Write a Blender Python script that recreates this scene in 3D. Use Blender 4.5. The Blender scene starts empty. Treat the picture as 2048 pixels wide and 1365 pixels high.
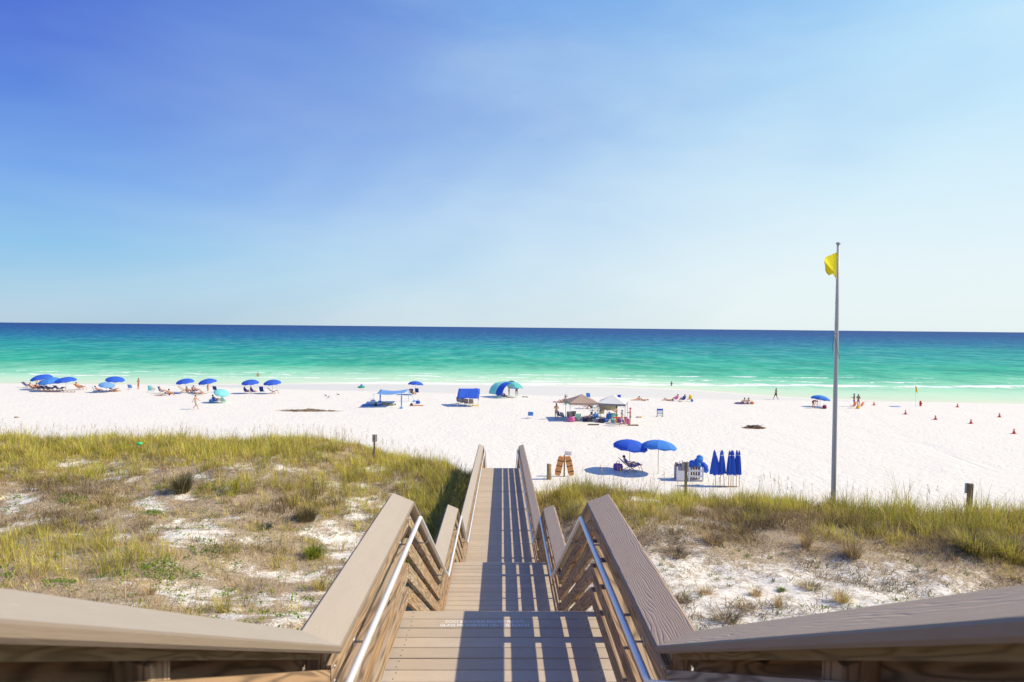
import bpy, math, random
import numpy as np
from mathutils import Matrix, Vector, Euler, noise as mnoise
random.seed(7)
rng = np.random.default_rng(11)
R = math.radians
S = bpy.context.scene
COL = S.collection

# ------------------------------------------------------------------ camera
CAMZ = 10.7
F = 1138.0
cam_d = bpy.data.cameras.new('camera')
cam = bpy.data.objects.new('camera', cam_d)
COL.objects.link(cam)
cam_d.sensor_width = 36.0
cam_d.lens = 36.0 * F / 2048.0
cam_d.clip_start = 0.05
cam_d.clip_end = 90000.0
cam_d.dof.use_dof = True
cam_d.dof.focus_distance = 24.0
cam_d.dof.aperture_fstop = 4.5
_fw = (Matrix.Rotation(-R(0.98), 3, 'Z') @ Matrix.Rotation(-R(1.38), 3, 'X') @ Vector((0, 1, 0))).normalized()
_rt0 = _fw.cross(Vector((0, 0, 1))).normalized()
_up0 = _rt0.cross(_fw)
_roll = R(0.56)
_rt = _rt0 * math.cos(_roll) + _up0 * math.sin(_roll)
_up = _rt.cross(_fw)
_m = Matrix((( _rt.x, _up.x, -_fw.x), (_rt.y, _up.y, -_fw.y), (_rt.z, _up.z, -_fw.z)))
cam.location = (0, 0, CAMZ)
cam.rotation_euler = _m.to_euler()
S.camera = cam

def ray(px, py):
    d = _fw * F + _rt * (px - 1024.0) - _up * (py - 682.5)
    return d / d.y                                   # per metre of depth (world y)
def at(px, py, y):
    d = ray(px, py)
    return Vector((d.x * y, y, CAMZ + d.z * y))
def project(x, y, z):                                # numpy arrays -> photo pixels
    z = z - CAMZ
    a = x * _fw.x + y * _fw.y + z * _fw.z
    b = x * _rt.x + y * _rt.y + z * _rt.z
    c = x * _up.x + y * _up.y + z * _up.z
    return 1024 + F * b / a, 682.5 - F * c / a

# ------------------------------------------------------------------ world, sun, exposure
SUN_EL, SUN_AZ = R(42.0), R(90.0)                    # the sun stands to the right, over +X
W = bpy.data.worlds.new('World')
S.world = W
W.use_nodes = True
nt = W.node_tree
for n in list(nt.nodes): nt.nodes.remove(n)
def wn(t, **k):
    n = nt.nodes.new(t)
    for a, v in k.items(): setattr(n, a, v)
    return n
w_out = wn('ShaderNodeOutputWorld')
w_bg = wn('ShaderNodeBackground')
nt.links.new(w_bg.outputs[0], w_out.inputs[0])
sky = wn('ShaderNodeTexSky', sky_type='NISHITA', sun_disc=False, sun_elevation=SUN_EL, sun_rotation=SUN_AZ,
         altitude=0.0, air_density=1.0, dust_density=0.6, ozone_density=2.2)
w_bg.inputs['Strength'].default_value = 0.10
SKY_OUT = sky.outputs[0]
# colour correction of the sky and thin high cloud veils, both functions of the direction only
hs = wn('ShaderNodeHueSaturation')
hs.inputs['Saturation'].default_value = 1.0
hs.inputs['Value'].default_value = 1.0
nt.links.new(SKY_OUT, hs.inputs['Color'])
def lin(r, g, b):
    f = lambda c: (c / 255.0) / 12.92 if c / 255.0 <= 0.04045 else ((c / 255.0 + 0.055) / 1.055) ** 2.4
    return (f(r), f(g), f(b), 1.0)
def wl(a, b): nt.links.new(a, b)
def wmath(op, a, b=None, c=None, clamp=False):
    n = wn('ShaderNodeMath', operation=op, use_clamp=clamp)
    for i, v in enumerate((a, b, c)):
        if v is None: continue
        if isinstance(v, (int, float)): n.inputs[i].default_value = v
        else: wl(v, n.inputs[i])
    return n.outputs[0]
def wramp(fac, stops):
    n = wn('ShaderNodeValToRGB')
    e = n.color_ramp.elements
    while len(e) < len(stops): e.new(0.5)
    for el, (p, c) in zip(e, stops): el.position = p; el.color = lin(*c)
    wl(fac, n.inputs[0]); return n.outputs[0]
w_tc = wn('ShaderNodeTexCoord')
w_xyz = wn('ShaderNodeSeparateXYZ'); wl(w_tc.outputs['Generated'], w_xyz.inputs[0])
w_n1 = wn('ShaderNodeTexNoise'); w_map = wn('ShaderNodeMapping')
w_map.inputs['Rotation'].default_value = (0, R(-36), 0); w_map.inputs['Scale'].default_value = (1.0, 1.0, 2.6)
wl(w_tc.outputs['Generated'], w_map.inputs[0]); wl(w_map.outputs[0], w_n1.inputs['Vector'])
w_n1.inputs['Scale'].default_value = 2.2; w_n1.inputs['Detail'].default_value = 3.5; w_n1.inputs['Roughness'].default_value = 0.55
w_n1.inputs['Distortion'].default_value = 0.35
veil = wmath('MULTIPLY', wmath('SUBTRACT', w_n1.outputs['Fac'], 0.43), 0.46)
# 0 away from the sun ... 1 towards it
side = wmath('MULTIPLY_ADD', w_xyz.outputs['X'], 0.76, 0.5)
side = wmath('ADD', side, veil, clamp=True)
el = wmath('MAXIMUM', w_xyz.outputs['Z'], 0.0)
cool = wramp(el, [(0.0, (170, 198, 218)), (0.05, (160, 200, 226)), (0.11, (140, 192, 230)), (0.20, (112, 162, 230)), (0.39, (66, 100, 208)), (0.55, (52, 94, 200)), (1.0, (16, 62, 168))])
warm = wramp(el, [(0.0, (226, 238, 240)), (0.08, (228, 240, 243)), (0.20, (212, 236, 246)), (0.39, (178, 222, 248)), (0.6, (104, 168, 238)), (1.0, (30, 92, 200))])
low = wmath('MULTIPLY', wmath('SUBTRACT', 0.26, el, clamp=True), 0.9)
side = wmath('ADD', side, wmath('MULTIPLY', low, side), clamp=True)
w_mix = wn('ShaderNodeMix', data_type='RGBA'); wl(side, w_mix.inputs[0]); wl(cool, w_mix.inputs[6]); wl(warm, w_mix.inputs[7])
w_gain = wn('ShaderNodeVectorMath', operation='SCALE'); w_n2 = wn('ShaderNodeTexNoise'); w_map2 = wn('ShaderNodeMapping'); w_map2.inputs['Rotation'].default_value = (0, R(-32), 0); w_map2.inputs['Scale'].default_value = (1.3, 1.3, 4.0)
wl(w_tc.outputs['Generated'], w_map2.inputs[0]); wl(w_map2.outputs[0], w_n2.inputs['Vector'])
w_n2.inputs['Scale'].default_value = 1.7; w_n2.inputs['Detail'].default_value = 8.0; w_n2.inputs['Roughness'].default_value = 0.55; w_n2.inputs['Distortion'].default_value = 0.4
wisp = wmath('MULTIPLY', wmath('MULTIPLY', wmath('SUBTRACT', w_n2.outputs['Fac'], 0.44, clamp=True), 1.0), wmath('MULTIPLY', side, 1.0), clamp=True)
w_mx2 = wn('ShaderNodeMix', data_type='RGBA'); wl(wisp, w_mx2.inputs[0]); wl(w_mix.outputs[2], w_mx2.inputs[6]); w_mx2.inputs[7].default_value = lin(228, 240, 245)
wl(w_mx2.outputs[2], w_gain.inputs[0]); w_gain.inputs['Scale'].default_value = 10.0
w_fin = wn('ShaderNodeMix', data_type='RGBA'); w_fin.inputs[0].default_value = 0.92
wl(hs.outputs[0], w_fin.inputs[6]); wl(w_gain.outputs[0], w_fin.inputs[7])
wl(w_fin.outputs[2], w_bg.inputs['Color'])

sun_d = bpy.data.lights.new('sun', 'SUN')
sun = bpy.data.objects.new('sun', sun_d)
COL.objects.link(sun)
sun_d.energy = 4.9
sun_d.angle = R(0.5)
sun_d.color = (1.0, 0.86, 0.61)
_sd = Vector((math.sin(SUN_AZ) * math.cos(SUN_EL), math.cos(SUN_AZ) * math.cos(SUN_EL), math.sin(SUN_EL)))
sun.rotation_euler = (-_sd).to_track_quat('-Z', 'Y').to_euler()
sun.location = _sd * 60
S.view_settings.view_transform = 'Standard'
S.view_settings.look = 'None'
S.view_settings.exposure = 0.10
S.view_settings.gamma = 1.0

# ------------------------------------------------------------------ node material helper
class Mat:
    def __init__(s, name, rough=0.8, spec=0.3):
        s.m = bpy.data.materials.new(name); s.m.use_nodes = True
        s.t = s.m.node_tree; s.b = s.t.nodes['Principled BSDF']
        s.b.inputs['Roughness'].default_value = rough
        s.b.inputs['Specular IOR Level'].default_value = spec
    def n(s, typ, ins=None, **k):
        n = s.t.nodes.new(typ)
        for a, v in k.items(): setattr(n, a, v)
        for a, v in (ins or {}).items(): s.put(n.inputs[a], v)
        return n
    def put(s, sock, v):
        if isinstance(v, bpy.types.NodeSocket): s.t.links.new(v, sock)
        else: sock.default_value = v
    def math(s, op, a, b=0.0, c=0.0, clamp=False):
        n = s.n('ShaderNodeMath', operation=op, use_clamp=clamp)
        for i, v in enumerate((a, b, c)): s.put(n.inputs[i], v)
        return n.outputs[0]
    def mix(s, f, a, b, blend='MIX'):
        n = s.n('ShaderNodeMix', data_type='RGBA', blend_type=blend)
        s.put(n.inputs[0], f); s.put(n.inputs[6], a); s.put(n.inputs[7], b)
        return n.outputs[2]
    def ramp(s, f, stops, interp='LINEAR'):
        n = s.n('ShaderNodeValToRGB'); n.color_ramp.interpolation = interp
        e = n.color_ramp.elements
        while len(e) < len(stops): e.new(0.5)
        for el, (p, c) in zip(e, stops):
            el.position = p; el.color = c if len(c) == 4 else (*c, 1)
        s.put(n.inputs[0], f); return n.outputs[0]
    def coords(s, scale=(1, 1, 1), kind='Object', loc=None):
        tc = s.n('ShaderNodeTexCoord')
        mp = s.n('ShaderNodeMapping', {'Vector': tc.outputs[kind], 'Scale': scale})
        if loc is not None: s.put(mp.inputs['Location'], loc)
        return mp.outputs[0]
    def noise(s, v, scale, detail=4, rough=0.55, dist=0.0):
        return s.n('ShaderNodeTexNoise', {'Vector': v, 'Scale': scale, 'Detail': detail, 'Roughness': rough, 'Distortion': dist}).outputs['Fac']
    def bump(s, h, strength, dist, nrm=None):
        n = s.n('ShaderNodeBump', {'Height': h, 'Strength': strength, 'Distance': dist})
        if nrm is not None: s.put(n.inputs['Normal'], nrm)
        return n.outputs[0]
    def color(s, v): s.put(s.b.inputs['Base Color'], v)
    def normal(s, v): s.put(s.b.inputs['Normal'], v)

def fabric(name, c, rough=0.85, trans=0.0, var=0.10):
    M = Mat(name, rough, 0.2)
    v = M.coords()
    f = M.noise(v, 2.5, 3)
    c = (*c, 1)
    dk = tuple(x * (1 - 2 * var) for x in c[:3]) + (1,)
    colr = M.mix(f, dk, c); M.color(colr)
    M.normal(M.bump(M.noise(v, 9, 3), 0.25, 0.02))
    if trans > 0:
        tr = M.n('ShaderNodeBsdfTranslucent', {'Color': c})
        mx = M.n('ShaderNodeMixShader', {0: trans, 1: M.b.outputs[0], 2: tr.outputs[0]})
        M.t.links.new(mx.outputs[0], M.t.nodes['Material Output'].inputs[0])
    return M.m
def plain(name, c, rough=0.6, spec=0.4, metal=0.0, var=0.12, scale=14):
    M = Mat(name, rough, spec); M.b.inputs['Metallic'].default_value = metal
    f = M.noise(M.coords(), scale, 3)
    M.color(M.mix(f, tuple(x * (1 - var) for x in c) + (1,), tuple(min(1, x * (1 + var)) for x in c) + (1,)))
    return M.m

def timber(name, light, dark, tint, fine_=1.0):
    """weathered treated pine: cathedral grain running along the board, knots, warm and grey boards"""
    M = Mat(name, 0.85, 0.2)
    tc = M.n('ShaderNodeTexCoord'); oi = M.n('ShaderNodeObjectInfo')
    off = M.n('ShaderNodeVectorMath', {0: tc.outputs['UV'], 1: M.n('ShaderNodeCombineXYZ', {'X': M.math('MULTIPLY', oi.outputs['Random'], 31.0), 'Y': M.math('MULTIPLY', oi.outputs['Random'], 3.1)}).outputs[0]}, operation='ADD').outputs[0]
    # UV: u along the board in metres, v across it in metres
    m1 = M.n('ShaderNodeMapping', {'Vector': off, 'Scale': (0.9 * fine_, 8.0 * fine_, 1.0)}).outputs[0]
    big = M.noise(m1, 1.0, 2, 0.5, 0.25)
    rings = M.math('SINE', M.math('MULTIPLY', big, 62.0))
    rings = M.math('MULTIPLY_ADD', rings, 0.5, 0.5)
    m2 = M.n('ShaderNodeMapping', {'Vector': off, 'Scale': (2.5, 130.0, 1.0)}).outputs[0]
    fine = M.noise(m2, 1.0, 4, 0.6)
    wave = M.math('MULTIPLY', M.math('POWER', rings, 1.6), M.math('MULTIPLY_ADD', fine, 0.7, 0.45))
    vor = M.n('ShaderNodeTexVoronoi', {'Vector': M.n('ShaderNodeMapping', {'Vector': off, 'Scale': (1.6, 6.0, 1.0)}).outputs[0], 'Scale': 1.0})
    knot = M.math('SMOOTHSTEP', vor.outputs['Distance'], 0.10, 0.03) if False else M.ramp(vor.outputs['Distance'], [(0.05, (1, 1, 1)), (0.10, (0, 0, 0))])
    m3 = M.n('ShaderNodeMapping', {'Vector': off, 'Scale': (0.5, 3.0, 1.0)}).outputs[0]
    patch = M.noise(m3, 1.0, 3)
    base = M.mix(M.ramp(patch, [(0.38, (0, 0, 0)), (0.66, (1, 1, 1))]), (*light, 1), (*tint, 1))
    base = M.mix(M.math('MULTIPLY', M.math('SUBTRACT', oi.outputs['Random'], 0.35, clamp=True), 1.1), base, (*tint, 1))
    c = M.mix(M.math('MULTIPLY', wave, 0.85, clamp=True), base, (*dark, 1))
    c = M.mix(knot, c, (dark[0] * .5, dark[1] * .45, dark[2] * .4, 1))
    M.color(c)
    M.normal(M.bump(M.math('ADD', M.math('MULTIPLY', wave, -0.6), M.math('MULTIPLY', fine, 0.5)), 0.45, 0.004))
    return M.m

def composite(name, lo, hi, grain):
    """moulded composite board with an embossed wood grain"""
    M = Mat(name, 0.62, 0.3)
    tc = M.n('ShaderNodeTexCoord'); gi = M.n('ShaderNodeNewGeometry')
    rnd = gi.outputs['Random Per Island']
    off = M.n('ShaderNodeVectorMath', {0: tc.outputs['UV'], 1: M.n('ShaderNodeCombineXYZ', {'X': M.math('MULTIPLY', rnd, 37.0), 'Y': M.math('MULTIPLY', rnd, 5.3)}).outputs[0]}, operation='ADD').outputs[0]
    m1 = M.n('ShaderNodeMapping', {'Vector': off, 'Scale': (0.7, 3.0, 1.0)}).outputs[0]
    big = M.math('MULTIPLY', M.noise(m1, 1.0, 4, 0.55, 0.1), 0.8)
    big = M.math('ADD', big, M.math('MULTIPLY', M.n('ShaderNodeSeparateXYZ', {0: off}).outputs['Y'], 3.2))
    w = M.math('SINE', M.math('MULTIPLY', big, 150.0))
    w = M.ramp(M.math('MULTIPLY_ADD', w, 0.5, 0.5), [(0.0, (0, 0, 0)), (0.42, (1, 1, 1))])
    m2 = M.n('ShaderNodeMapping', {'Vector': off, 'Scale': (14, 190.0, 1.0)}).outputs[0]
    fine = M.noise(m2, 1.0, 3, 0.6)
    m4 = M.n('ShaderNodeMapping', {'Vector': off, 'Scale': (3, 9.0, 1.0)}).outputs[0]
    stain = M.noise(m4, 1.0, 5, 0.65)
    c = M.mix(M.math('MULTIPLY_ADD', fine, 0.6, M.math('MULTIPLY_ADD', stain, 1.1, -0.38), clamp=True), (*lo, 1), (*hi, 1))
    c = M.mix(M.math('MULTIPLY', rnd, 0.45), c, (lo[0] * .8, lo[1] * .78, lo[2] * .76, 1))
    scuff = M.ramp(M.noise(M.n('ShaderNodeMapping', {'Vector': off, 'Scale': (9, 13, 1)}).outputs[0], 1.0, 7, 0.75), [(0.61, (0, 0, 0)), (0.74, (1, 1, 1))])
    c = M.mix(M.math('MULTIPLY', scuff, 0.5), c, (min(1, hi[0] * 1.35), min(1, hi[1] * 1.4), min(1, hi[2] * 1.5), 1))
    M.color(c)
    M.normal(M.bump(M.math('ADD', M.math('MULTIPLY', w, grain * 0.66), M.math('MULTIPLY', fine, 0.25)), 0.8, 0.0035))
    return M.m

# ------------------------------------------------------------------ mesh collector
class MB:
    def __init__(s): s.v = []; s.f = []; s.uv = None; s.uvs = []
    def add(s, vs, fs, uvs=None):
        o = len(s.v)
        s.v += [tuple(p) for p in vs]
        s.f += [tuple(i + o for i in f) for f in fs]
        s.uvs += uvs if uvs else [None] * len(fs)
    def box(s, c, d, M=None):
        x, y, z = d[0] / 2, d[1] / 2, d[2] / 2
        P = [Vector((sx * x, sy * y, sz * z)) for sz in (-1, 1) for sy in (-1, 1) for sx in (-1, 1)]
        P = [(M @ p if M else p) + Vector(c) for p in P]
        s.add(P, [(0, 2, 3, 1), (4, 5, 7, 6), (0, 1, 5, 4), (2, 6, 7, 3), (1, 3, 7, 5), (0, 4, 6, 2)])
    def bar(s, a, b, w, t, up=(0, 0, 1)):
        """rectangular bar from a to b, w wide (sideways), t thick (towards up)"""
        a, b = Vector(a), Vector(b); d = (b - a).normalized()
        u = Vector(up)
        if abs(d.dot(u)) > 0.98: u = Vector((0, 1, 0))
        sd = d.cross(u).normalized() * (w / 2); n = sd.cross(d).normalized() * (t / 2)
        P = [a - sd - n, a + sd - n, a + sd + n, a - sd + n, b - sd - n, b + sd - n, b + sd + n, b - sd + n]
        s.add(P, [(3, 2, 1, 0), (4, 5, 6, 7), (0, 1, 5, 4), (1, 2, 6, 5), (2, 3, 7, 6), (3, 0, 4, 7)])
    def tube(s, pts, r, n=8, cap=True):
        pts = [Vector(p) for p in pts]
        rs = r if isinstance(r, (list, tuple)) else [r] * len(pts)
        rings = []; u = None
        for i, p in enumerate(pts):
            if i == 0: d = pts[1] - p
            elif i == len(pts) - 1: d = p - pts[i - 1]
            else: d = (p - pts[i - 1]).normalized() + (pts[i + 1] - p).normalized()
            d.normalize()
            if u is None: u = d.orthogonal().normalized()
            u = (u - d * u.dot(d)).normalized(); w = d.cross(u)
            rings.append([p + (u * math.cos(2 * math.pi * k / n) + w * math.sin(2 * math.pi * k / n)) * rs[i] for k in range(n)])
        vs = [q for rg in rings for q in rg]; fs = []
        for i in range(len(pts) - 1):
            for k in range(n):
                k2 = (k + 1) % n
                fs.append((i * n + k, i * n + k2, (i + 1) * n + k2, (i + 1) * n + k))
        if cap:
            fs.append(tuple(range(n - 1, -1, -1))); fs.append(tuple((len(pts) - 1) * n + k for k in range(n)))
        s.add(vs, fs)
    def lathe(s, prof, n=16, M=None, c=(0, 0, 0)):
        vs = []; fs = []
        for r, z in prof:
            for k in range(n):
                p = Vector((r * math.cos(2 * math.pi * k / n), r * math.sin(2 * math.pi * k / n), z))
                vs.append((M @ p if M else p) + Vector(c))
        for i in range(len(prof) - 1):
            for k in range(n):
                k2 = (k + 1) % n
                fs.append((i * n + k, i * n + k2, (i + 1) * n + k2, (i + 1) * n + k))
        fs.append(tuple(range(n - 1, -1, -1))); fs.append(tuple((len(prof) - 1) * n + k for k in range(n)))
        s.add(vs, fs)
    def ball(s, c, r, n=10, m=7, M=None):
        r = r if isinstance(r, (tuple, list)) else (r, r, r)
        vs = []; fs = []
        for i in range(m + 1):
            a = math.pi * i / m
            for k in range(n):
                b = 2 * math.pi * k / n
                p = Vector((r[0] * math.sin(a) * math.cos(b), r[1] * math.sin(a) * math.sin(b), r[2] * math.cos(a)))
                vs.append((M @ p if M else p) + Vector(c))
        for i in range(m):
            for k in range(n):
                k2 = (k + 1) % n; fs.append((i * n + k, (i + 1) * n + k, (i + 1) * n + k2, i * n + k2))
        s.add(vs, fs)
    def sheet(s, grid, t=0.006, closed=False):
        """thick sheet through a grid of points (rows of equal length)"""
        nr, nc = len(grid), len(grid[0])
        g = [[Vector(p) for p in row] for row in grid]
        nrm = []
        for i in range(nr):
            row = []
            for j in range(nc):
                du = g[min(i + 1, nr - 1)][j] - g[max(i - 1, 0)][j]
                if closed: dv = g[i][(j + 1) % nc] - g[i][(j - 1) % nc]
                else: dv = g[i][min(j + 1, nc - 1)] - g[i][max(j - 1, 0)]
                k = du.cross(dv); row.append(k.normalized() if k.length > 1e-9 else Vector((0, 0, 1)))
            nrm.append(row)
        vs = [g[i][j] + nrm[i][j] * (t / 2) for i in range(nr) for j in range(nc)] + [g[i][j] - nrm[i][j] * (t / 2) for i in range(nr) for j in range(nc)]
        N = nr * nc; fs = []; cc = nc if closed else nc - 1
        for i in range(nr - 1):
            for j in range(cc):
                j2 = (j + 1) % nc
                a, b, c, d = i * nc + j, (i + 1) * nc + j, (i + 1) * nc + j2, i * nc + j2
                fs.append((a, b, c, d)); fs.append((N + d, N + c, N + b, N + a))
        for j in range(cc):
            j2 = (j + 1) % nc
            fs.append((j2, N + j2, N + j, j) if True else 0)
            a = (nr - 1) * nc; fs.append((a + j, N + a + j, N + a + j2, a + j2))
        if not closed:
            for i in range(nr - 1):
                a, b = i * nc, (i + 1) * nc
                fs.append((a, N + a, N + b, b)); a += nc - 1; b += nc - 1; fs.append((b, N + b, N + a, a))
        s.add(vs, fs)
    def build(s, name, mat, parent=None, smooth=False, loc=None, rot=None):
        me = bpy.data.meshes.new(name)
        me.from_pydata(s.v, [], s.f); me.update()
        if any(u for u in s.uvs):
            ul = me.uv_layers.new(name='UVMap'); k = 0
            flat = []
            for f, u in zip(s.f, s.uvs):
                for i in range(len(f)): flat += list(u[i]) if u else [0.0, 0.0]
            ul.data.foreach_set('uv', flat)
        if smooth: me.polygons.foreach_set('use_smooth', [True] * len(me.polygons))
        me.materials.append(mat)
        o = bpy.data.objects.new(name, me); COL.objects.link(o)
        if parent is not None: o.parent = parent
        if loc is not None: o.location = loc
        if rot is not None: o.rotation_euler = rot
        return o
def empty(name, loc=(0, 0, 0), rz=0.0):
    o = bpy.data.objects.new(name, None); COL.objects.link(o); o.location = loc; o.rotation_euler = (0, 0, rz)
    o.empty_display_size = 0.3
    return o
def tag(o, label=None, cat=None, group=None, kind=None):
    if label: o['label'] = label
    if cat: o['category'] = cat
    if group: o['group'] = group
    if kind: o['kind'] = kind
    return o
def copy_tree(o, parent=None):
    c = o.copy(); COL.objects.link(c)
    if parent is not None: c.parent = parent
    for ch in list(o.children): copy_tree(ch, c)
    return c

# ------------------------------------------------------------------ numpy noise and terrain height
def _hash(ix, iy, seed):
    h = (ix * 374761393 + iy * 668265263 + seed * 974711) & 0xffffffff
    h = ((h ^ (h >> 13)) * 1274126177) & 0xffffffff
    return ((h ^ (h >> 16)) & 0xffff) / 65535.0
def vnoise(x, y, seed=0):
    x = np.asarray(x, float); y = np.asarray(y, float)
    ix = np.floor(x).astype(np.int64); iy = np.floor(y).astype(np.int64)
    fx = x - ix; fy = y - iy
    fx = fx * fx * (3 - 2 * fx); fy = fy * fy * (3 - 2 * fy)
    a = _hash(ix, iy, seed); b = _hash(ix + 1, iy, seed); c = _hash(ix, iy + 1, seed); d = _hash(ix + 1, iy + 1, seed)
    return (a * (1 - fx) + b * fx) * (1 - fy) + (c * (1 - fx) + d * fx) * fy
def fbm(x, y, seed=0, oct=4):
    t = 0; a = 0.5; n = 0
    for k in range(oct):
        t = t + a * vnoise(x * 2 ** k, y * 2 ** k, seed + k * 17); n += a; a *= 0.5
    return t / n - 0.5
def sst(a, b, x):
    t = np.clip((x - a) / (b - a), 0, 1); return t * t * (3 - 2 * t)
# deck drop below the camera along the walkway (landings, stairs, ramp, last stair)
NODES = [(-4.0, 0.31), (-1.0, 0.31), (2.68, 2.48), (4.92, 2.48), (7.6, 4.19), (10.05, 4.19), (12.0, 5.43), (24.4, 6.07), (30.8, 9.86)]
def deck_z(y): return CAMZ - np.interp(y, [n[0] for n in NODES], [n[1] for n in NODES])
WATER_X = [-2000, -95, -60, -45, -30, 0, 20, 33, 45, 60, 80, 150, 2000]
WATER_Y = [100, 99.5, 100.5, 102.5, 105, 105, 103.5, 99, 89, 84.5, 82.5, 80, 80]
DRY_X = [-2000, -95, -60, -45, -25, 0, 25, 45, 80, 150, 2000]
DRY_Y = [98, 98, 97, 94, 90.5, 87, 84, 82.3, 80.5, 78, 78]
def water_y(x): return np.interp(x, WATER_X, WATER_Y)
def dry_y(x): return np.interp(x, DRY_X, DRY_Y)
LY = [-500, -30, 0, 5, 10, 15, 20, 24, 28, 30.5, 33, 36, 40, 60]; LZ = [7.4, 7.4, 6.9, 6.4, 5.8, 5.35, 5.12, 4.98, 4.95, 4.4, 2.8, 1.5, 0.95, 0.75]
RY = [-500, -30, 0, 5, 9, 13, 16, 18.5, 20.8, 23.5, 27.5, 32, 60]; RZ = [7.4, 7.4, 6.9, 6.3, 5.7, 5.12, 5.2, 5.05, 4.7, 3.0, 1.4, 0.85, 0.75]
def terrain(x, y):
    x = np.asarray(x, float); y = np.asarray(y, float)
    yl = y + 4.0 * sst(-10, -1.0, x) * np.clip(y / 28, 0, 1)
    yr = y + 0.9 * fbm(x * 0.16, y * 0 + 3.3, 5, 2) + 3.0 * sst(3, 16, x) * np.clip(y / 18, 0, 1)
    zl = np.interp(yl, LY, LZ); zr = np.interp(yr, RY, RZ)
    zl = zl - np.interp(y, [9, 13, 17, 22, 28, 33], [0, 0.45, 0.62, 0.36, 0.34, 0]) * sst(-9.5, -3.5, x)
    w = sst(-2.5, 2.5, x)
    z = zl * (1 - w) + zr * w
    dune = sst(36, 27, y)
    z = z + dune * (0.75 * fbm(x * 0.22, y * 0.22, 1, 3) + 0.30 * fbm(x * 0.8, y * 0.8, 2, 3))
    lowb = np.exp(-((x - 9.0) / 7.0) ** 2 - ((y - 11.0) / 3.5) ** 2); z = z - 0.12 * lowb
    z = z + (1 - dune) * (0.10 * fbm(x * 0.15, y * 0.15, 3, 3) * sst(28, 40, y) * sst(95, 70, y))
    yd = dry_y(x); yw = np.maximum(water_y(x), yd + 1.0)
    z2 = np.where(y < yw, np.interp((y - yd) / (yw - yd), [0, 1], [0.34, 0.0]), -0.045 * (y - yw))
    z2 = np.maximum(z2, -6)
    b = sst(-14, 0.5, y - yd)
    z = z * (1 - b) + z2 * b
    z = z + 0.05 * fbm(x * 0.7, y * 0.7, 9, 3) * sst(1.0, -4, y - yd) * sst(30, 36, y)
    cw = sst(2.6, 1.15, np.abs(x)) * sst(33.5, 30, y) * sst(-20, -5, y)
    z = np.where(cw > 0, np.minimum(z, z * (1 - cw) + (deck_z(y) - 0.38) * cw), z)
    return z
def tz(x, y): return float(terrain(np.array([x]), np.array([y]))[0])
def G(px, py, y0=4.0):
    """first meeting of the photo's line of sight with the ground"""
    d = ray(px, py); ys = np.concatenate([np.arange(y0, 45, 0.05), np.arange(45, 160, 0.1)])
    zs = CAMZ + d.z * ys; t = terrain(d.x * ys, ys)
    t = np.maximum(t, 0.0)
    k = np.argmax(zs < t)
    return Vector((d.x * ys[k], ys[k], t[k]))
def GB(px, py): return G(px, py, 31.5)                # ditto for things on the beach

# ------------------------------------------------------------------ sand
def grid_mesh(name, xs, ys, zf, attrs, mat):
    X, Y = np.meshgrid(xs, ys)
    Z = zf(X, Y)
    nx, ny = len(xs), len(ys)
    co = np.stack([X, Y, Z], -1).reshape(-1, 3)
    i = np.arange(nx * ny).reshape(ny, nx)
    q = np.stack([i[:-1, :-1], i[:-1, 1:], i[1:, 1:], i[1:, :-1]], -1).reshape(-1, 4)
    me = bpy.data.meshes.new(name)
    me.vertices.add(len(co)); me.vertices.foreach_set('co', co.astype(np.float32).ravel())
    me.loops.add(q.size); me.loops.foreach_set('vertex_index', q.astype(np.int32).ravel())
    me.polygons.add(len(q)); me.polygons.foreach_set('loop_start', np.arange(0, q.size, 4, dtype=np.int32))
    me.polygons.foreach_set('loop_total', np.full(len(q), 4, np.int32))
    me.polygons.foreach_set('use_smooth', np.ones(len(q), bool))
    for an, fn in attrs.items():
        a = me.attributes.new(an, 'FLOAT', 'POINT'); a.data.foreach_set('value', fn(X, Y, Z).astype(np.float32).ravel())
    me.update(calc_edges=True); me.validate()
    me.materials.append(mat)
    o = bpy.data.objects.new(name, me); COL.objects.link(o); return o

# bare sand patches and bright ground cover, as the photograph shows them (photo pixels -> ground)
BARE = [(154, 927, 72, 11, 1), (236, 942, 38, 18, 1), (17, 898, 26, 12, 1), (44, 1011, 42, 22, 1), (420, 960, 28, 7, 1), (468, 932, 25, 6, .9), (519, 954, 30, 8, .9),
        (284, 1004, 40, 12, .9), (318, 1018, 30, 7, .9), (253, 1026, 34, 8, .8), (379, 1062, 80, 24, 1), (642, 1059, 48, 28, .9), (700, 1025, 34, 16, 1), (690, 1090, 36, 34, .95),
        (239, 1079, 42, 11, .8), (444, 1137, 64, 14, .9), (580, 1150, 80, 16, .95), (342, 1168, 64, 12, .9), (393, 1192, 95, 18, .95), (547, 1212, 125, 28, .9), (137, 1110, 26, 5, .8),
        (752, 940, 30, 7, .9), (640, 1170, 60, 22, .75), (300, 1210, 90, 12, .9), (730, 1010, 50, 12, .8), (495, 1085, 55, 14, .6), (480, 1240, 120, 22, .8), (620, 1250, 80, 30, .6),
        (1312, 1000, 42, 8, .95), (1345, 1062, 40, 14, .6), (1400, 1045, 30, 8, .5), (1875, 1038, 34, 8, .8), (1780, 1006, 30, 4, .7)]
COVER = [(345, 1136, 55, 18, 1), (307, 1158, 55, 8, 1), (379, 1151, 20, 5, 1), (120, 1171, 34, 6, .9), (14, 1155, 22, 8, .9), (325, 977, 22, 8, .8), (437, 977, 36, 12, .8),
         (137, 1000, 28, 8, .7), (318, 1031, 34, 6, .8), (7, 1130, 16, 6, .8), (230, 1150, 40, 10, .5), (420, 1100, 50, 12, .35), (400, 1030, 40, 8, .4), (1090, 1050, 22, 22, .5)]
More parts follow.
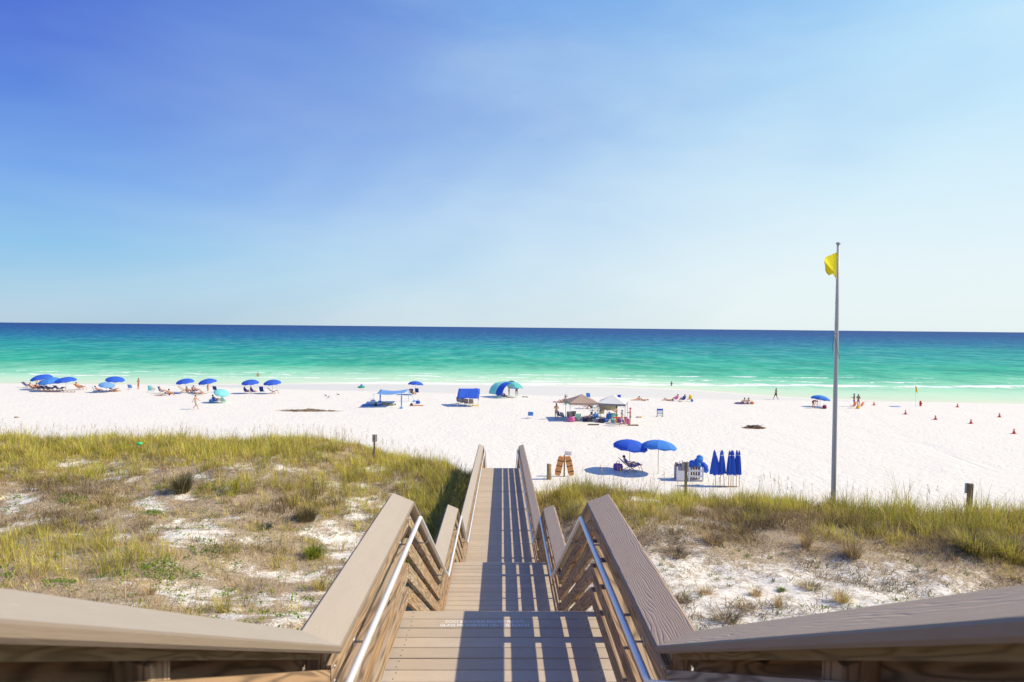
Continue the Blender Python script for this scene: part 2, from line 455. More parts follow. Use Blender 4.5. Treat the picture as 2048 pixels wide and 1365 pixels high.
GREENZ = [(890, 1010, 60, 70, 1), (150, 1125, 180, 42, 1), (40, 1100, 90, 45, .8), (600, 985, 190, 34, .9), (800, 960, 120, 36, 1), (470, 985, 60, 22, .8), (60, 895, 110, 20, .8), (350, 900, 330, 22, .8), (720, 985, 80, 30, .8), (230, 960, 60, 16, .5), (640, 1180, 60, 24, .7),
          (1130, 985, 60, 34, 1), (1450, 990, 140, 20, .8), (1640, 1010, 220, 20, 1), (1900, 1050, 190, 36, .9), (1320, 1030, 60, 26, .6)]
DARKZ = [(130, 985, 90, 24, .9), (100, 1045, 130, 22, .8), (250, 1000, 60, 18, .6), (560, 1035, 75, 24, 1), (300, 1060, 55, 16, .8), (500, 1105, 110, 18, .7), (370, 960, 60, 12, .7), (650, 1000, 60, 14, .5), (700, 1120, 40, 14, .5),
         (1450, 1040, 110, 24, .9), (1400, 1085, 130, 22, .8), (1560, 1050, 120, 22, .9), (1760, 1055, 120, 20, .6), (1950, 1095, 110, 26, .9), (1230, 980, 90, 20, .6)]
EDGE_X = [1000, 1090, 1200, 1300, 1400, 1500, 1600, 1700, 1800, 1900, 2000, 2100, 2400]
EDGE_Y = [1015, 1025, 1046, 1064, 1076, 1086, 1082, 1078, 1092, 1118, 1142, 1155, 1170]
def blob(px, py, L):
    m = np.zeros_like(px)
    for cx, cy, rx, ry, s in L:
        d = ((px - cx) / rx) ** 2 + ((py - cy) / ry) ** 2
        m = np.maximum(m, s * sst(1.5, 0.55, d))
    return m
def zones(x, y):
    """how much of each kind of growth stands at (x, y): grass, bare, cover, right-hand bare slope"""
    z = terrain(x, y)
    safe = np.maximum(y, 1.0)
    px, py = project(x, safe, z)
    wob = 46 * fbm(x * 1.0, y * 1.0, 21, 5)
    left = (x < 0)
    bare = np.where(left | (py < 1100), blob(px + wob * 1.9, py + wob * 0.55, BARE), 0)
    bare = np.maximum(bare, np.where(left, 0.95 * sst(0.10, 0.20, fbm(x * 0.75, y * 1.1, 24, 4)) * sst(27, 21, y), 0))
    mound = blob(px, py, GREENZ[:1]); bare = bare * (1 - mound)
    bare = bare * np.clip(0.80 + 3.0 * fbm(x * 2.6, y * 2.6, 27, 3), 0.1, 1)
    cover = blob(px + wob, py + wob * 0.4, COVER)
    ey = np.interp(px, EDGE_X, EDGE_Y)
    slope = np.where(~left, sst(-14, 26, py - ey + wob * 1.4), 0)
    toe = np.where(left, sst(36.0, 31.5, y + 4.0 * sst(-10, -1.0, x)), sst(27.5, 23, y))
    grass = (1 - bare) * (1 - slope) * toe
    return grass, bare, cover, slope, px, py

def make_sand():
    M = Mat('sand', 0.9, 0.15)
    v = M.coords()
    wet = M.n('ShaderNodeAttribute', attribute_name='wet').outputs['Fac']
    veg = M.n('ShaderNodeAttribute', attribute_name='litter').outputs['Fac']
    trk = M.n('ShaderNodeAttribute', attribute_name='track').outputs['Fac']
    f1 = M.noise(v, 1.3, 6, 0.6)
    f2 = M.noise(v, 22.0, 4, 0.6)
    c = M.mix(f1, (0.755, 0.722, 0.64, 1), (0.83, 0.80, 0.715, 1))
    c = M.mix(M.math('MULTIPLY', M.ramp(f2, [(0.30, (1, 1, 1)), (0.46, (0, 0, 0))]), 0.35), c, (0.60, 0.54, 0.47, 1))
    lit = M.math('ADD', M.math('MULTIPLY', M.noise(v, 3.2, 6, 0.7), 0.5), M.math('MULTIPLY', M.noise(v, 21.0, 5, 0.75), 0.5))
    lm = M.ramp(M.math('ADD', lit, M.math('MULTIPLY', veg, 0.30)), [(0.575, (0, 0, 0)), (0.66, (1, 1, 1))])
    lm = M.math('MULTIPLY', lm, M.ramp(veg, [(0.02, (0, 0, 0)), (0.15, (1, 1, 1))]))
    lc = M.mix(M.ramp(M.noise(v, 30, 5, 0.7), [(0.35, (0, 0, 0)), (0.62, (1, 1, 1))]), (0.15, 0.11, 0.07, 1), (0.58, 0.47, 0.32, 1))
    c = M.mix(lm, c, lc)
    c = M.mix(wet, c, (0.755, 0.71, 0.62, 1))
    M.color(c)
    dry = M.math('SUBTRACT', 1.0, wet)
    M.put(M.b.inputs['Roughness'], M.math('MULTIPLY_ADD', dry, 0.55, 0.35))
    pits = M.n('ShaderNodeTexVoronoi', {'Vector': v, 'Scale': 2.6, 'Randomness': 1.0}, feature='SMOOTH_F1').outputs['Distance']
    pits = M.ramp(pits, [(0.0, (0, 0, 0)), (0.45, (1, 1, 1))])
    h = M.math('ADD', M.math('MULTIPLY', pits, M.math('MULTIPLY_ADD', M.noise(v, 0.35, 2), 1.2, -0.15)), M.math('MULTIPLY', M.noise(v, 7.0, 5, 0.6), 0.5))
    h = M.math('SUBTRACT', h, M.math('MULTIPLY', trk, 1.2))
    n1 = M.bump(h, 0.55, 0.12)
    n1 = M.bump(f2, 0.25, 0.02, n1)
    # ripple only where dry
    nm = M.n('ShaderNodeMix', {0: wet, 4: n1, 5: M.n('ShaderNodeNewGeometry').outputs['Normal']}, data_type='VECTOR')
    M.normal(nm.outputs[1])
    xs = np.concatenate([[-3000, -1000, -400, -220], np.arange(-150, -42, 1.0), np.arange(-42, 36, 0.2), np.arange(36, 140, 1.0), [180, 260, 400, 1000, 3000]])
    ys = np.concatenate([[-600, -200, -80, -40, -20, -10, -5, -2], np.arange(0, 40, 0.18), np.arange(40, 112, 0.5), [114, 118, 126, 140, 180, 260, 500]])
    def wetf(X, Y, Z):
        d = Y - dry_y(X) + 1.6 * fbm(X * 0.09, Y * 0.3, 31, 3)
        return sst(-0.4, 0.9, d)
    def litf(X, Y, Z):
        g, b, cv, s, px, py = zones(X, Y)
        inn = sst(-6, 2, Y) * (Y < 40)
        l = np.where(X < 0, 0.44 + 0.34 * g - 0.24 * b, 0.80 * g + 0.26 * s)
        band = np.where(X > 0, np.exp(-((py - np.interp(px, EDGE_X, EDGE_Y) - 22) / 34.0) ** 2) * 0.35, 0)
        toe = np.where(X < 0, sst(35.5, 31.5, Y + 4.0 * sst(-10, -1.0, X)), sst(27, 22, Y))
        return np.clip((l + band), 0, 1) * inn * toe
    def trackf(X, Y, Z):
        t = np.zeros_like(X)
        for k, (a, b, c) in enumerate([(41.5, 0.0, 0.33), (43.0, 0.0, 0.33)]):
            xc = a + c * (Y - 60) + 2.5 * np.sin(Y * 0.07 + k)
            t = np.maximum(t, np.exp(-((X - xc) / 0.2) ** 2) * (Y > 40))
        return t * 0.5
    g = grid_mesh('sand', xs, ys, terrain, {'wet': wetf, 'litter': litf, 'track': trackf}, M.m)
    tag(g, kind='structure')
make_sand()

# ------------------------------------------------------------------ sea
def make_sea():
    M = Mat('sea_water', 0.22, 0.12)
    v = M.coords()
    D = M.n('ShaderNodeAttribute', attribute_name='offshore').outputs['Fac']
    lg = M.math('DIVIDE', M.math('LOGARITHM', M.math('ADD', M.math('MAXIMUM', D, 0.0), 1.0), 10.0), 3.5)
    big = M.noise(M.coords((0.006, 0.022, 1)), 1.0, 5, 0.6)
    mid = M.noise(M.coords((0.036, 0.018, 1)), 1.0, 3, 0.7)
    fin = M.math('ADD', M.math('MULTIPLY', M.noise(M.coords((0.21, 0.26, 1)), 1.0, 3, 0.7), 0.5), M.math('MULTIPLY', M.noise(M.coords((0.10, 0.055, 1), loc=(5, 2, 0)), 1.0, 3, 0.7), 0.5))
    lgw = M.math('ADD', lg, M.math('MULTIPLY', M.math('SUBTRACT', big, 0.5), 0.16))
    c = M.ramp(lgw, [(0.0, lin(222, 216, 190)), (0.16, lin(208, 222, 194)), (0.33, lin(190, 224, 192)), (0.43, lin(140, 212, 174)), (0.51, lin(62, 180, 146)),
                     (0.58, lin(48, 170, 150)), (0.66, lin(34, 152, 152)), (0.75, lin(16, 110, 148)), (0.86, lin(14, 82, 140)), (1.0, lin(22, 72, 134))])
    dk = M.mix(1.0, c, (0.30, 0.50, 0.62, 1), 'MULTIPLY')
    lt = M.mix(0.3, c, (0.62, 0.86, 0.78, 1))
    s = M.ramp(mid, [(0.42, (0, 0, 0)), (0.60, (1, 1, 1))])
    deep = M.ramp(lg, [(0.30, (0.12, 0.12, 0.12)), (0.5, (1, 1, 1))])
    c = M.mix(M.math('MULTIPLY', M.math('MULTIPLY', s, deep), 0.40), c, dk)
    s2 = M.ramp(fin, [(0.50, (0, 0, 0)), (0.62, (1, 1, 1))])
    c = M.mix(M.math('MULTIPLY', M.math('MULTIPLY', s2, deep), 0.55), c, lt)
    s3 = M.ramp(fin, [(0.36, (1, 1, 1)), (0.49, (0, 0, 0))])
    c = M.mix(M.math('MULTIPLY', M.math('MULTIPLY', s3, deep), 0.70), c, dk)
    # patches of weed: long dark streaks in the green water
    weed = M.math('MULTIPLY', M.ramp(M.noise(M.coords((0.009, 0.06, 1), loc=(3.1, 1.7, 0)), 1.0, 4, 0.6), [(0.56, (0, 0, 0)), (0.68, (1, 1, 1))]), M.ramp(lg, [(0.47, (0, 0, 0)), (0.53, (1, 1, 1)), (0.64, (1, 1, 1)), (0.7, (0, 0, 0))]))
    c = M.mix(M.math('MULTIPLY', weed, 0.45), c, lin(10, 92, 108))
    # foam
    xyz = M.n('ShaderNodeSeparateXYZ', {0: M.n('ShaderNodeTexCoord').outputs['Object']})
    X, Y = xyz.outputs['X'], xyz.outputs['Y']
    wob = M.noise(M.coords((0.06, 0.02, 1)), 1.0, 5, 0.6)
    brk = M.noise(M.coords((0.10, 0.10, 1), loc=(9, 4, 0)), 1.0, 4, 0.6)
    tex = M.noise(M.coords((0.6, 0.45, 1)), 1.0, 6, 0.75)
    def line(centre, slope, amp, half, th):
        yy = M.math('SUBTRACT', M.math('SUBTRACT', Y, M.math('MULTIPLY', X, slope)), M.math('MULTIPLY_ADD', wob, amp, centre - amp / 2))
        near = M.math('SUBTRACT', 1.0, M.math('DIVIDE', M.math('ABSOLUTE', yy), half), clamp=True)
        k = M.math('ADD', near, M.math('MULTIPLY', M.math('SUBTRACT', tex, 0.5), 1.3))
        k = M.math('ADD', k, M.math('MULTIPLY', M.math('SUBTRACT', brk, 0.5), 2.0))
        return M.math('MULTIPLY', M.ramp(k, [(th, (0, 0, 0)), (min(1, th + 0.22), (1, 1, 1))]), M.math('GREATER_THAN', near, 0.01))
    f = M.math('MULTIPLY', line(107.5, 0.012, 9, 3.6, 0.46), M.ramp(M.math('MULTIPLY_ADD', X, 0.01, 0.5), [(0.10, (0.0, 0.0, 0.0)), (0.30, (1, 1, 1))]))
    f = M.math('MAXIMUM', f, line(121, -0.05, 14, 3.4, 0.95))
    f = M.math('MAXIMUM', f, line(114, -0.06, 12, 3.0, 0.88))
    f = M.math('MAXIMUM', f, line(128, -0.01, 9, 2.4, 0.98))
    edge = M.ramp(M.math('ADD', M.math('DIVIDE', D, 3.2), M.math('MULTIPLY', M.math('SUBTRACT', tex, 0.5), 1.2)), [(0.05, (1, 1, 1)), (0.42, (0, 0, 0))])
    f = M.math('MAXIMUM', f, M.math('MULTIPLY', edge, 0.55))
    c = M.mix(f, c, (0.86, 0.87, 0.85, 1))
    M.color(c)
    h = M.math('ADD', M.math('MULTIPLY', M.noise(M.coords((0.5, 1.1, 1)), 1.0, 6, 0.6), 1.0), M.math('MULTIPLY', mid, 1.6))
    nb = M.bump(h, M.ramp(lg, [(0.25, (0.08, 0.08, 0.08)), (0.5, (0.5, 0.5, 0.5))]), 0.6)
    df = M.n('ShaderNodeBsdfDiffuse', {'Color': c, 'Normal': nb}); gl = M.n('ShaderNodeBsdfGlossy', {'Color': (1, 1, 1, 1), 'Roughness': 0.25, 'Normal': nb})
    ms = M.n('ShaderNodeMixShader', {0: M.math('MULTIPLY_ADD', f, -0.05, 0.065), 1: df.outputs[0], 2: gl.outputs[0]})
    M.t.links.new(ms.outputs[0], M.t.nodes['Material Output'].inputs[0])
    xs = np.concatenate([[-60000, -15000, -4000, -1200, -500, -260], np.arange(-160, 160, 2.0), [260, 500, 1200, 4000, 15000, 60000]])
    ys = np.concatenate([np.arange(76, 135, 0.7), np.arange(135, 200, 4), np.geomspace(205, 60000, 60)])
    def zf(X, Y):
        near = sst(160, 110, Y)
        ridge = 0.32 * np.exp(-((Y - 108 - 0.012 * X - 5 * (vnoise(X * 0.05, Y * 0.02, 3) - 0.5)) / 1.3) ** 2) * vnoise(X * 0.06, Y * 0, 8)
        deep = sst(0, 14, Y - water_y(X))
        return 0.0 + near * deep * (ridge + 0.10 * fbm(X * 0.06, Y * 0.22, 40, 3)) + 0.012
    o = grid_mesh('sea', xs, ys, zf, {'offshore': lambda X, Y, Z: Y - water_y(X)}, M.m)
    tag(o, kind='structure')
make_sea()

# ------------------------------------------------------------------ the boardwalk
TIMBER = timber('weathered_timber', (0.46, 0.37, 0.27), (0.11, 0.08, 0.055), (0.43, 0.27, 0.155))
SHADEW = timber('greenish_timber_in_shade', (0.27, 0.215, 0.115), (0.12, 0.09, 0.045), (0.24, 0.17, 0.09), 1.7)  # greenish timber, base colour darkened for the shade under the cap
CAPMAT = composite('composite_cap_grained', (0.44, 0.33, 0.245), (0.56, 0.435, 0.33), 1.0)
CAPSMOOTH = composite('composite_cap_worn', (0.42, 0.36, 0.285), (0.53, 0.46, 0.375), 0.10)
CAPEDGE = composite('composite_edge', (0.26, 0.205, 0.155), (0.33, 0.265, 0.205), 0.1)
DECKMAT = composite('composite_deck', (0.47, 0.395, 0.31), (0.64, 0.545, 0.435), 0.25)
ALU = plain('brushed_aluminium', (0.84, 0.84, 0.84), 0.36, 0.5, 0.35, 0.03)
BOLT = plain('galvanised_steel', (0.5, 0.5, 0.5), 0.45, 0.5, 0.8, 0.1)
SCREW = plain('dark_screw_head', (0.10, 0.08, 0.065), 0.6)
PAINT = plain('worn_white_lettering', (0.84, 0.82, 0.79), 0.8, 0.2, 0, 0.25, 60)

def sweep_x(mb, prof, y0, z0, y1, z1, x0=0.0, sgn=1):
    """prism: profile of (x, height) swept from (y0, z0) to (y1, z1) with vertical cut ends; UV u along, v across"""
    n = len(prof)
    A = [Vector((sgn * (x0 + p[0]), y0, z0 + p[1])) for p in prof]
    B = [Vector((sgn * (x0 + p[0]), y1, z1 + p[1])) for p in prof]
    L = math.hypot(y1 - y0, z1 - z0)
    per = [0.0]
    for k in range(n): per.append(per[-1] + math.hypot(prof[(k + 1) % n][0] - prof[k][0], prof[(k + 1) % n][1] - prof[k][1]))
    u0 = y0
    fs = []; uv = []
    for k in range(n):
        k2 = (k + 1) % n
        f = (k, k2, n + k2, n + k); u = [(u0, per[k]), (u0, per[k + 1]), (u0 + L, per[k + 1]), (u0 + L, per[k])]
        if sgn < 0: f = f[::-1]; u = u[::-1]
        fs.append(f); uv.append(u)
    c0 = tuple(range(n)); c1 = tuple(range(2 * n - 1, n - 1, -1))
    if sgn > 0: c0, c1 = c0[::-1], c1[::-1]
    fs += [c0, c1]; uv += [[(p[0] * 9, p[1]) for p in (prof if sgn < 0 else prof[::-1])], [(p[0] * 9, p[1]) for p in (prof[::-1] if sgn < 0 else prof)]]
    mb.add(A + B, fs, uv)
def plank_x(mb, x0, x1, y0, y1, zt, t, slope=0.0):
    """deck plank lying across the walkway, long axis X"""
    e = 0.004
    prof = [(y0, -t), (y1, -t), (y1, -e), (y1 - e, 0), (y0 + e, 0), (y0, -e)]
    n = len(prof)
    zz = lambda p: zt + p[1] + slope * (p[0] - y0)
    A = [(x0, p[0], zz(p)) for p in prof]; B = [(x1, p[0], zz(p)) for p in prof]
    fs = []; uv = []; acc = 0.0
    for k in range(n):
        k2 = (k + 1) % n; w = math.hypot(prof[k2][0] - prof[k][0], prof[k2][1] - prof[k][1])
        fs.append((k, n + k, n + k2, k2)[::-1]); uv.append([(0, acc), (x1 - x0, acc), (x1 - x0, acc + w), (0, acc + w)][::-1]); acc += w
    fs += [tuple(range(n)), tuple(range(2 * n - 1, n - 1, -1))]; uv += [[(0, 0)] * n] * 2
    mb.add(A + B, fs, uv)

def boardwalk():
    root = empty('beach_boardwalk', (0, 0, 0))
    tag(root, 'timber boardwalk with stairs, landings and capped railings going down to the beach', 'boardwalk')
    Z = lambda d: CAMZ - d
    hw = 0.90
    # landings, ramp and top deck
    screws = []
    for (y0, d0, y1, d1) in ((-4.0, 0.31, -1.0, 0.31), (2.68, 2.48, 4.92, 2.48), (7.6, 4.19, 10.05, 4.19), (12.0, 5.43, 24.4, 6.07)):
        mb = MB(); sl = -(d1 - d0) / (y1 - y0); pitch = 0.1432; y = y1
        while y > y0 + 0.02:
            a = max(y - pitch + 0.0085 + random.uniform(-.0015, .0025), y0); dz = random.uniform(-.0012, 0)
            plank_x(mb, -hw + random.uniform(0, .006), hw - random.uniform(0, .006), a, y, Z(d0) + dz + sl * (a - y0), 0.028, sl)
            if y0 == 2.68 and y > 3.7:
                for x in (-.74, .74):
                    for q in (.035, .105):
                        ds = MB(); ds.lathe([(.0055, 0), (.0055, .0012)], 8, None, (x + random.uniform(-.01, .01), y - q, Z(d0) + dz)); screws.append(ds)
            y -= pitch
        dk = mb.build('deck', DECKMAT, root)
        for ds in screws: ds.build('deck_screw', SCREW, dk)
        screws.clear()
        for s in (-1, 1):
            rim = MB(); sweep_x(rim, [(0.86, -0.28), (0.90, -0.28), (0.90, -0.03), (0.86, -0.03)], y0, Z(d0), y1 - 0.02, Z(d1), sgn=s)
            rim.build('joist', TIMBER, root)
    # stair flights
    for (y0, d0, y1, d1) in ((-1.0, 0.31, 2.68, 2.48), (4.92, 2.48, 7.6, 4.19), (10.05, 4.19, 12.0, 5.43), (24.4, 6.07, 30.8, 9.86)):
        n = max(2, round((d1 - d0) / 0.175)); rise = (d1 - d0) / n; run = (y1 - y0) / n
        for k in range(1, n):
            mb = MB(); yb = y0 + (k - 1) * run + run * 0.02; z = Z(d0 + rise * k)
            plank_x(mb, -0.855, 0.855, yb, yb + run * 0.49, z, 0.028); plank_x(mb, -0.855, 0.855, yb + run * 0.51, yb + run + 0.02, z, 0.028)
            mb.build('stair_tread', DECKMAT, root)
        for s in (-1, 1):
            st = MB(); sweep_x(st, [(0.862, -0.36), (0.90, -0.36), (0.90, 0.02), (0.862, 0.02)], y0, Z(d0), y1, Z(d1), sgn=s)
            st.build('stringer', TIMBER, root)
    # railings
    H = 0.96
    capprof = [(0.758, H - 0.038), (0.750, H - 0.028), (0.750, H - 0.007), (0.757, H + 0.001), (0.935, H + 0.073), (0.942, H + 0.070), (0.942, H + 0.043), (0.936, H + 0.036)]
    boards = [(0.075, 0.215), (0.285, 0.425), (0.50, 0.64), (0.72, 0.862)]
    for s in (-1, 1):
        for i in range(len(NODES) - 1):
            (y0, d0), (y1, d1) = NODES[i], NODES[i + 1]
            mb = MB(); sweep_x(mb, capprof, y0, Z(d0), y1, Z(d1), sgn=s); oc = mb.build('railing_cap', CAPMAT if s > 0 else CAPSMOOTH, root)
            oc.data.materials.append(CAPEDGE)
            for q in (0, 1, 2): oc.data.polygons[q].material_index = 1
            e = 0.006; t0 = e / (y1 - y0)
            ya, yb = y0 + e, y1 - e; da, db = d0 + (d1 - d0) * t0, d1 - (d1 - d0) * t0
            flat = abs(d1 - d0) < 0.8
            for (h0, h1) in boards:
                if y0 == -1.0: h0, h1 = h0 - 0.018, h1 - 0.018
                b = MB(); sweep_x(b, [(0.80, h0), (0.838, h0), (0.838, h1), (0.80, h1)], ya, Z(da), yb, Z(db), sgn=s)
                ob = b.build('railing_board', TIMBER, root)
                if 2 < y0 < 5:
                    yy = [ya + 0.05, yb - 0.05]
                    for q in yy:
                        zc = Z(da + (db - da) * (q - ya) / (yb - ya))
                        for hh in (h0 + 0.035, h1 - 0.035):
                            bt = MB(); bt.ball((s * 0.799, q, zc + hh), (0.006, 0.010, 0.010), 8, 5); bt.build('bolt_head', BOLT, ob, True)
            lo = 0.50 if y0 == -1.0 else 0.852
            b = MB(); sweep_x(b, [(0.932, lo), (0.968, lo), (0.968, 0.998), (0.932, 0.998)], ya, Z(da), yb, Z(db), sgn=s)
            b.build('outer_rail', TIMBER, root)
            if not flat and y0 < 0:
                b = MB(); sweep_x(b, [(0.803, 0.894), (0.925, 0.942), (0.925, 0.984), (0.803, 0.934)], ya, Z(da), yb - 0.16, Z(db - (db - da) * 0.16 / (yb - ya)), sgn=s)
                b.build('sub_rail', SHADEW, root)
        posts = [-3.8, -1.0, 0.2, 1.4, 2.75, 4.46, 4.865, 6.2, 7.65, 9.52, 9.99, 11.1, 12.08, 13.45, 15.6, 17.8, 20.1, 22.35, 24.33, 26.5, 28.6, 30.7]
        for y in posts:
            zt = float(deck_z(y)); zg = min(tz(s * 0.885, y) - 0.25, zt - 0.3)
            sl = (float(deck_z(y + 0.02)) - float(deck_z(y - 0.02))) / 0.04
            top = min(float(deck_z(y - 0.045)), float(deck_z(y + 0.045))) + 0.955
            if y < 2.7 and y > -1: top = min(float(deck_z(y - 0.045)), float(deck_z(y + 0.045))) + 0.93
            p = MB()
            L = top - zg; x0, x1 = s * 0.8395, s * 0.9305
            vs = [(x0, y - .045, zg), (x1, y - .045, zg), (x1, y + .045, zg), (x0, y + .045, zg), (x0, y - .045, top), (x1, y - .045, top + 0.03), (x1, y + .045, top + 0.03), (x0, y + .045, top)]
            fs = [(3, 2, 1, 0), (4, 5, 6, 7), (0, 1, 5, 4), (1, 2, 6, 5), (2, 3, 7, 6), (3, 0, 4, 7)]
            if s < 0: fs = [f[::-1] for f in fs]
            uv = [[(0, 0), (0, .1), (.1, .1), (.1, 0)]] * 2 + [[(0, 0), (0, .09), (L, .09), (L, 0)]] * 4
            p.add(vs, fs, uv); p.build('post', TIMBER, root)
        for y in (14.5, 16.7, 18.9, 21.2, 23.3, 8.7, 3.6):
            zt = float(deck_z(y)); p = MB(); x0, x1 = 0.8395, 0.90
            sweep_x(p, [(x0, 0.0), (x1, 0.0), (x1, 0.88), (x0, 0.88)], y - 0.019, zt, y + 0.019, zt, sgn=s)
            p.build('spacer_block', TIMBER, root)
        # hand rail: one bent aluminium tube a side
        pts = []
        hr = [n for n in NODES if n[0] > -3.5]
        hr = [(-3.2, 0.31)] + hr
        for k, (y, d) in enumerate(hr):
            if 0 < k < len(hr) - 1:
                sh = (-0.16 if s < 0 else -0.07) if abs(y - 2.68) < .01 else 0.0
                for t in (-0.05, -0.02, 0.02, 0.05):
                    yy = y + t; pts.append((s * 0.70, yy + sh, float(deck_z(yy)) + 0.82))
            else: pts.append((s * 0.70, y, Z(d) + 0.82))
        hb = MB(); hb.tube(pts, 0.0195, 14); hrail = hb.build('handrail', ALU, root, True)
        for y in (0.4, 1.8, 3.1, 4.5, 5.5, 7.1, 8.0, 9.6, 10.5, 11.6, 12.6, 14.5, 16.7, 18.9, 21.2, 23.4):
            z = float(deck_z(y)); b = MB()
            b.tube([(s * 0.70, y, z + 0.80), (s * 0.705, y, z + 0.765), (s * 0.73, y, z + 0.745), (s * 0.797, y, z + 0.745)], 0.007, 6)
            b.lathe([(0.028, 0), (0.028, 0.004)], 12, Matrix.Rotation(R(90), 3, 'Y'), (s * 0.797 - 0.002, y, z + 0.745))
            b.build('bracket', BOLT, hrail, True)
    # engraved notice on the first landing's second plank
    for txt, yy, wd in (('DOGS & BONFIRES REQUIRE PERMITS', 4.714, 0.66), ('GLASS PROHIBITED ON THE BEACH', 4.656, 0.74)):
        cu = bpy.data.curves.new('lettering', 'FONT'); cu.body = txt; cu.size = 1.0; cu.extrude = 0.0; cu.offset = 0.022; cu.align_x = 'CENTER'
        to = bpy.data.objects.new('lettering', cu); COL.objects.link(to)
        dg = bpy.context.evaluated_depsgraph_get(); me = bpy.data.meshes.new_from_object(to.evaluated_get(dg))
        bpy.data.objects.remove(to)
        w0 = max(v.co.x for v in me.vertices) - min(v.co.x for v in me.vertices)
        for v in me.vertices: v.co = Vector((v.co.x * wd / w0 - 0.125, v.co.y * 0.056 + yy, CAMZ - 2.48 + 0.0015))
        me.materials.clear(); me.materials.append(PAINT); me.name = 'lettering'
        o = bpy.data.objects.new('lettering', me); COL.objects.link(o); o.parent = root
boardwalk()

# ------------------------------------------------------------------ dune growth
def leaf_mat(name, trans):
    M = Mat(name, 0.7, 0.15)
    a = M.n('ShaderNodeAttribute', attribute_name='tint').outputs['Color']
    M.color(a)
    tr = M.n('ShaderNodeBsdfTranslucent', {'Color': a})
    mx = M.n('ShaderNodeMixShader', {0: trans, 1: M.b.outputs[0], 2: tr.outputs[0]})
    M.t.links.new(mx.outputs[0], M.t.nodes['Material Output'].inputs[0])
    return M.m
LEAF = leaf_mat('grass_blades', 0.38)
TWIG = leaf_mat('dry_stems', 0.12)

def blades_mesh(name, P, az, lean, length, width, tint, mat, parent=None, droop=0.5):
    """one curved tapering blade per row of P: base, two bends, tip"""
    N = len(P)
    d = np.stack([np.cos(az), np.sin(az), np.zeros(N)], 1)
    s = np.stack([-np.sin(az), np.cos(az), np.zeros(N)], 1)
    lv = []
    for t, wf in ((0.0, 1.0), (0.45, 0.9), (0.8, 0.55), (1.0, 0.0)):
        ang = lean * (0.35 + t * (0.8 + droop))
        r = np.minimum(ang, 1.9)
        # integrate roughly: position along an arc
        hx = length * t * np.sin(r * 0.6); hz = length * t * np.cos(r * 0.6)
        c = P + d * hx[:, None] + np.array([0, 0, 1.0]) * hz[:, None]
        if wf > 0:
            w = (width * wf * 0.5)[:, None]
            lv += [c - s * w, c + s * w]
        else: lv += [c]
    V = np.stack(lv, 1)                               # N,7,3
    base = (np.arange(N) * 7)[:, None]
    quads = np.concatenate([base + np.array([[0, 1, 3, 2]]), base + np.array([[2, 3, 5, 4]])], 0)
    tris = base + np.array([[4, 5, 6]])
    loops = np.concatenate([quads.ravel(), tris.ravel()]).astype(np.int32)
    starts = np.concatenate([np.arange(len(quads)) * 4, len(quads) * 4 + np.arange(N) * 3]).astype(np.int32)
    tot = np.concatenate([np.full(len(quads), 4), np.full(N, 3)]).astype(np.int32)
    me = bpy.data.meshes.new(name)
    me.vertices.add(N * 7); me.vertices.foreach_set('co', V.astype(np.float32).ravel())
    me.loops.add(len(loops)); me.loops.foreach_set('vertex_index', loops)
    me.polygons.add(len(starts)); me.polygons.foreach_set('loop_start', starts); me.polygons.foreach_set('loop_total', tot)
    a = me.attributes.new('tint', 'FLOAT_COLOR', 'POINT')
    T = np.ones((N, 7, 4), np.float32); T[:, :, :3] = np.clip(tint, 0, 1)[:, None, :]
    a.data.foreach_set('color', T.ravel())
    me.update(calc_edges=True)
    me.materials.append(mat)
    o = bpy.data.objects.new(name, me); COL.objects.link(o)
    if parent is not None: o.parent = parent
    return o

def pick(n, pal, w=None):
    pal = np.array(pal); k = rng.choice(len(pal), n, p=w)
    c = pal[k] * (0.72 + 0.56 * rng.random((n, 1)))
    return c * (1 + 0.16 * (rng.random((n, 3)) - 0.5))
GREEN = [(0.50, 0.48, 0.06), (0.62, 0.55, 0.09), (0.40, 0.42, 0.06), (0.70, 0.57, 0.15), (0.28, 0.31, 0.05)]
STRAW = [(0.64, 0.48, 0.22), (0.56, 0.40, 0.19), (0.70, 0.56, 0.30), (0.48, 0.33, 0.15), (0.38, 0.26, 0.13)]
BROWN = [(0.29, 0.21, 0.12), (0.40, 0.29, 0.17), (0.19, 0.135, 0.08), (0.46, 0.36, 0.23), (0.14, 0.10, 0.065)]

def scatter(n, x0, x1, y0, y1):
    # more of the tries near the camera, where single blades show
    x = rng.uniform(x0, x1, n); y = rng.uniform(y0, y1, n)
    k = np.abs(x) < 0.98 * y * 0.93 + 3.0
    k &= np.abs(x) > 1.02
    return x[k], y[k]

def tufts(x, y, per, spread):
    n = len(x); k = np.repeat(np.arange(n), per)
    a = rng.uniform(0, 2 * np.pi, len(k)); r = spread * np.sqrt(rng.random(len(k)))
    return k, x[k] + r * np.cos(a), y[k] + r * np.sin(a), a

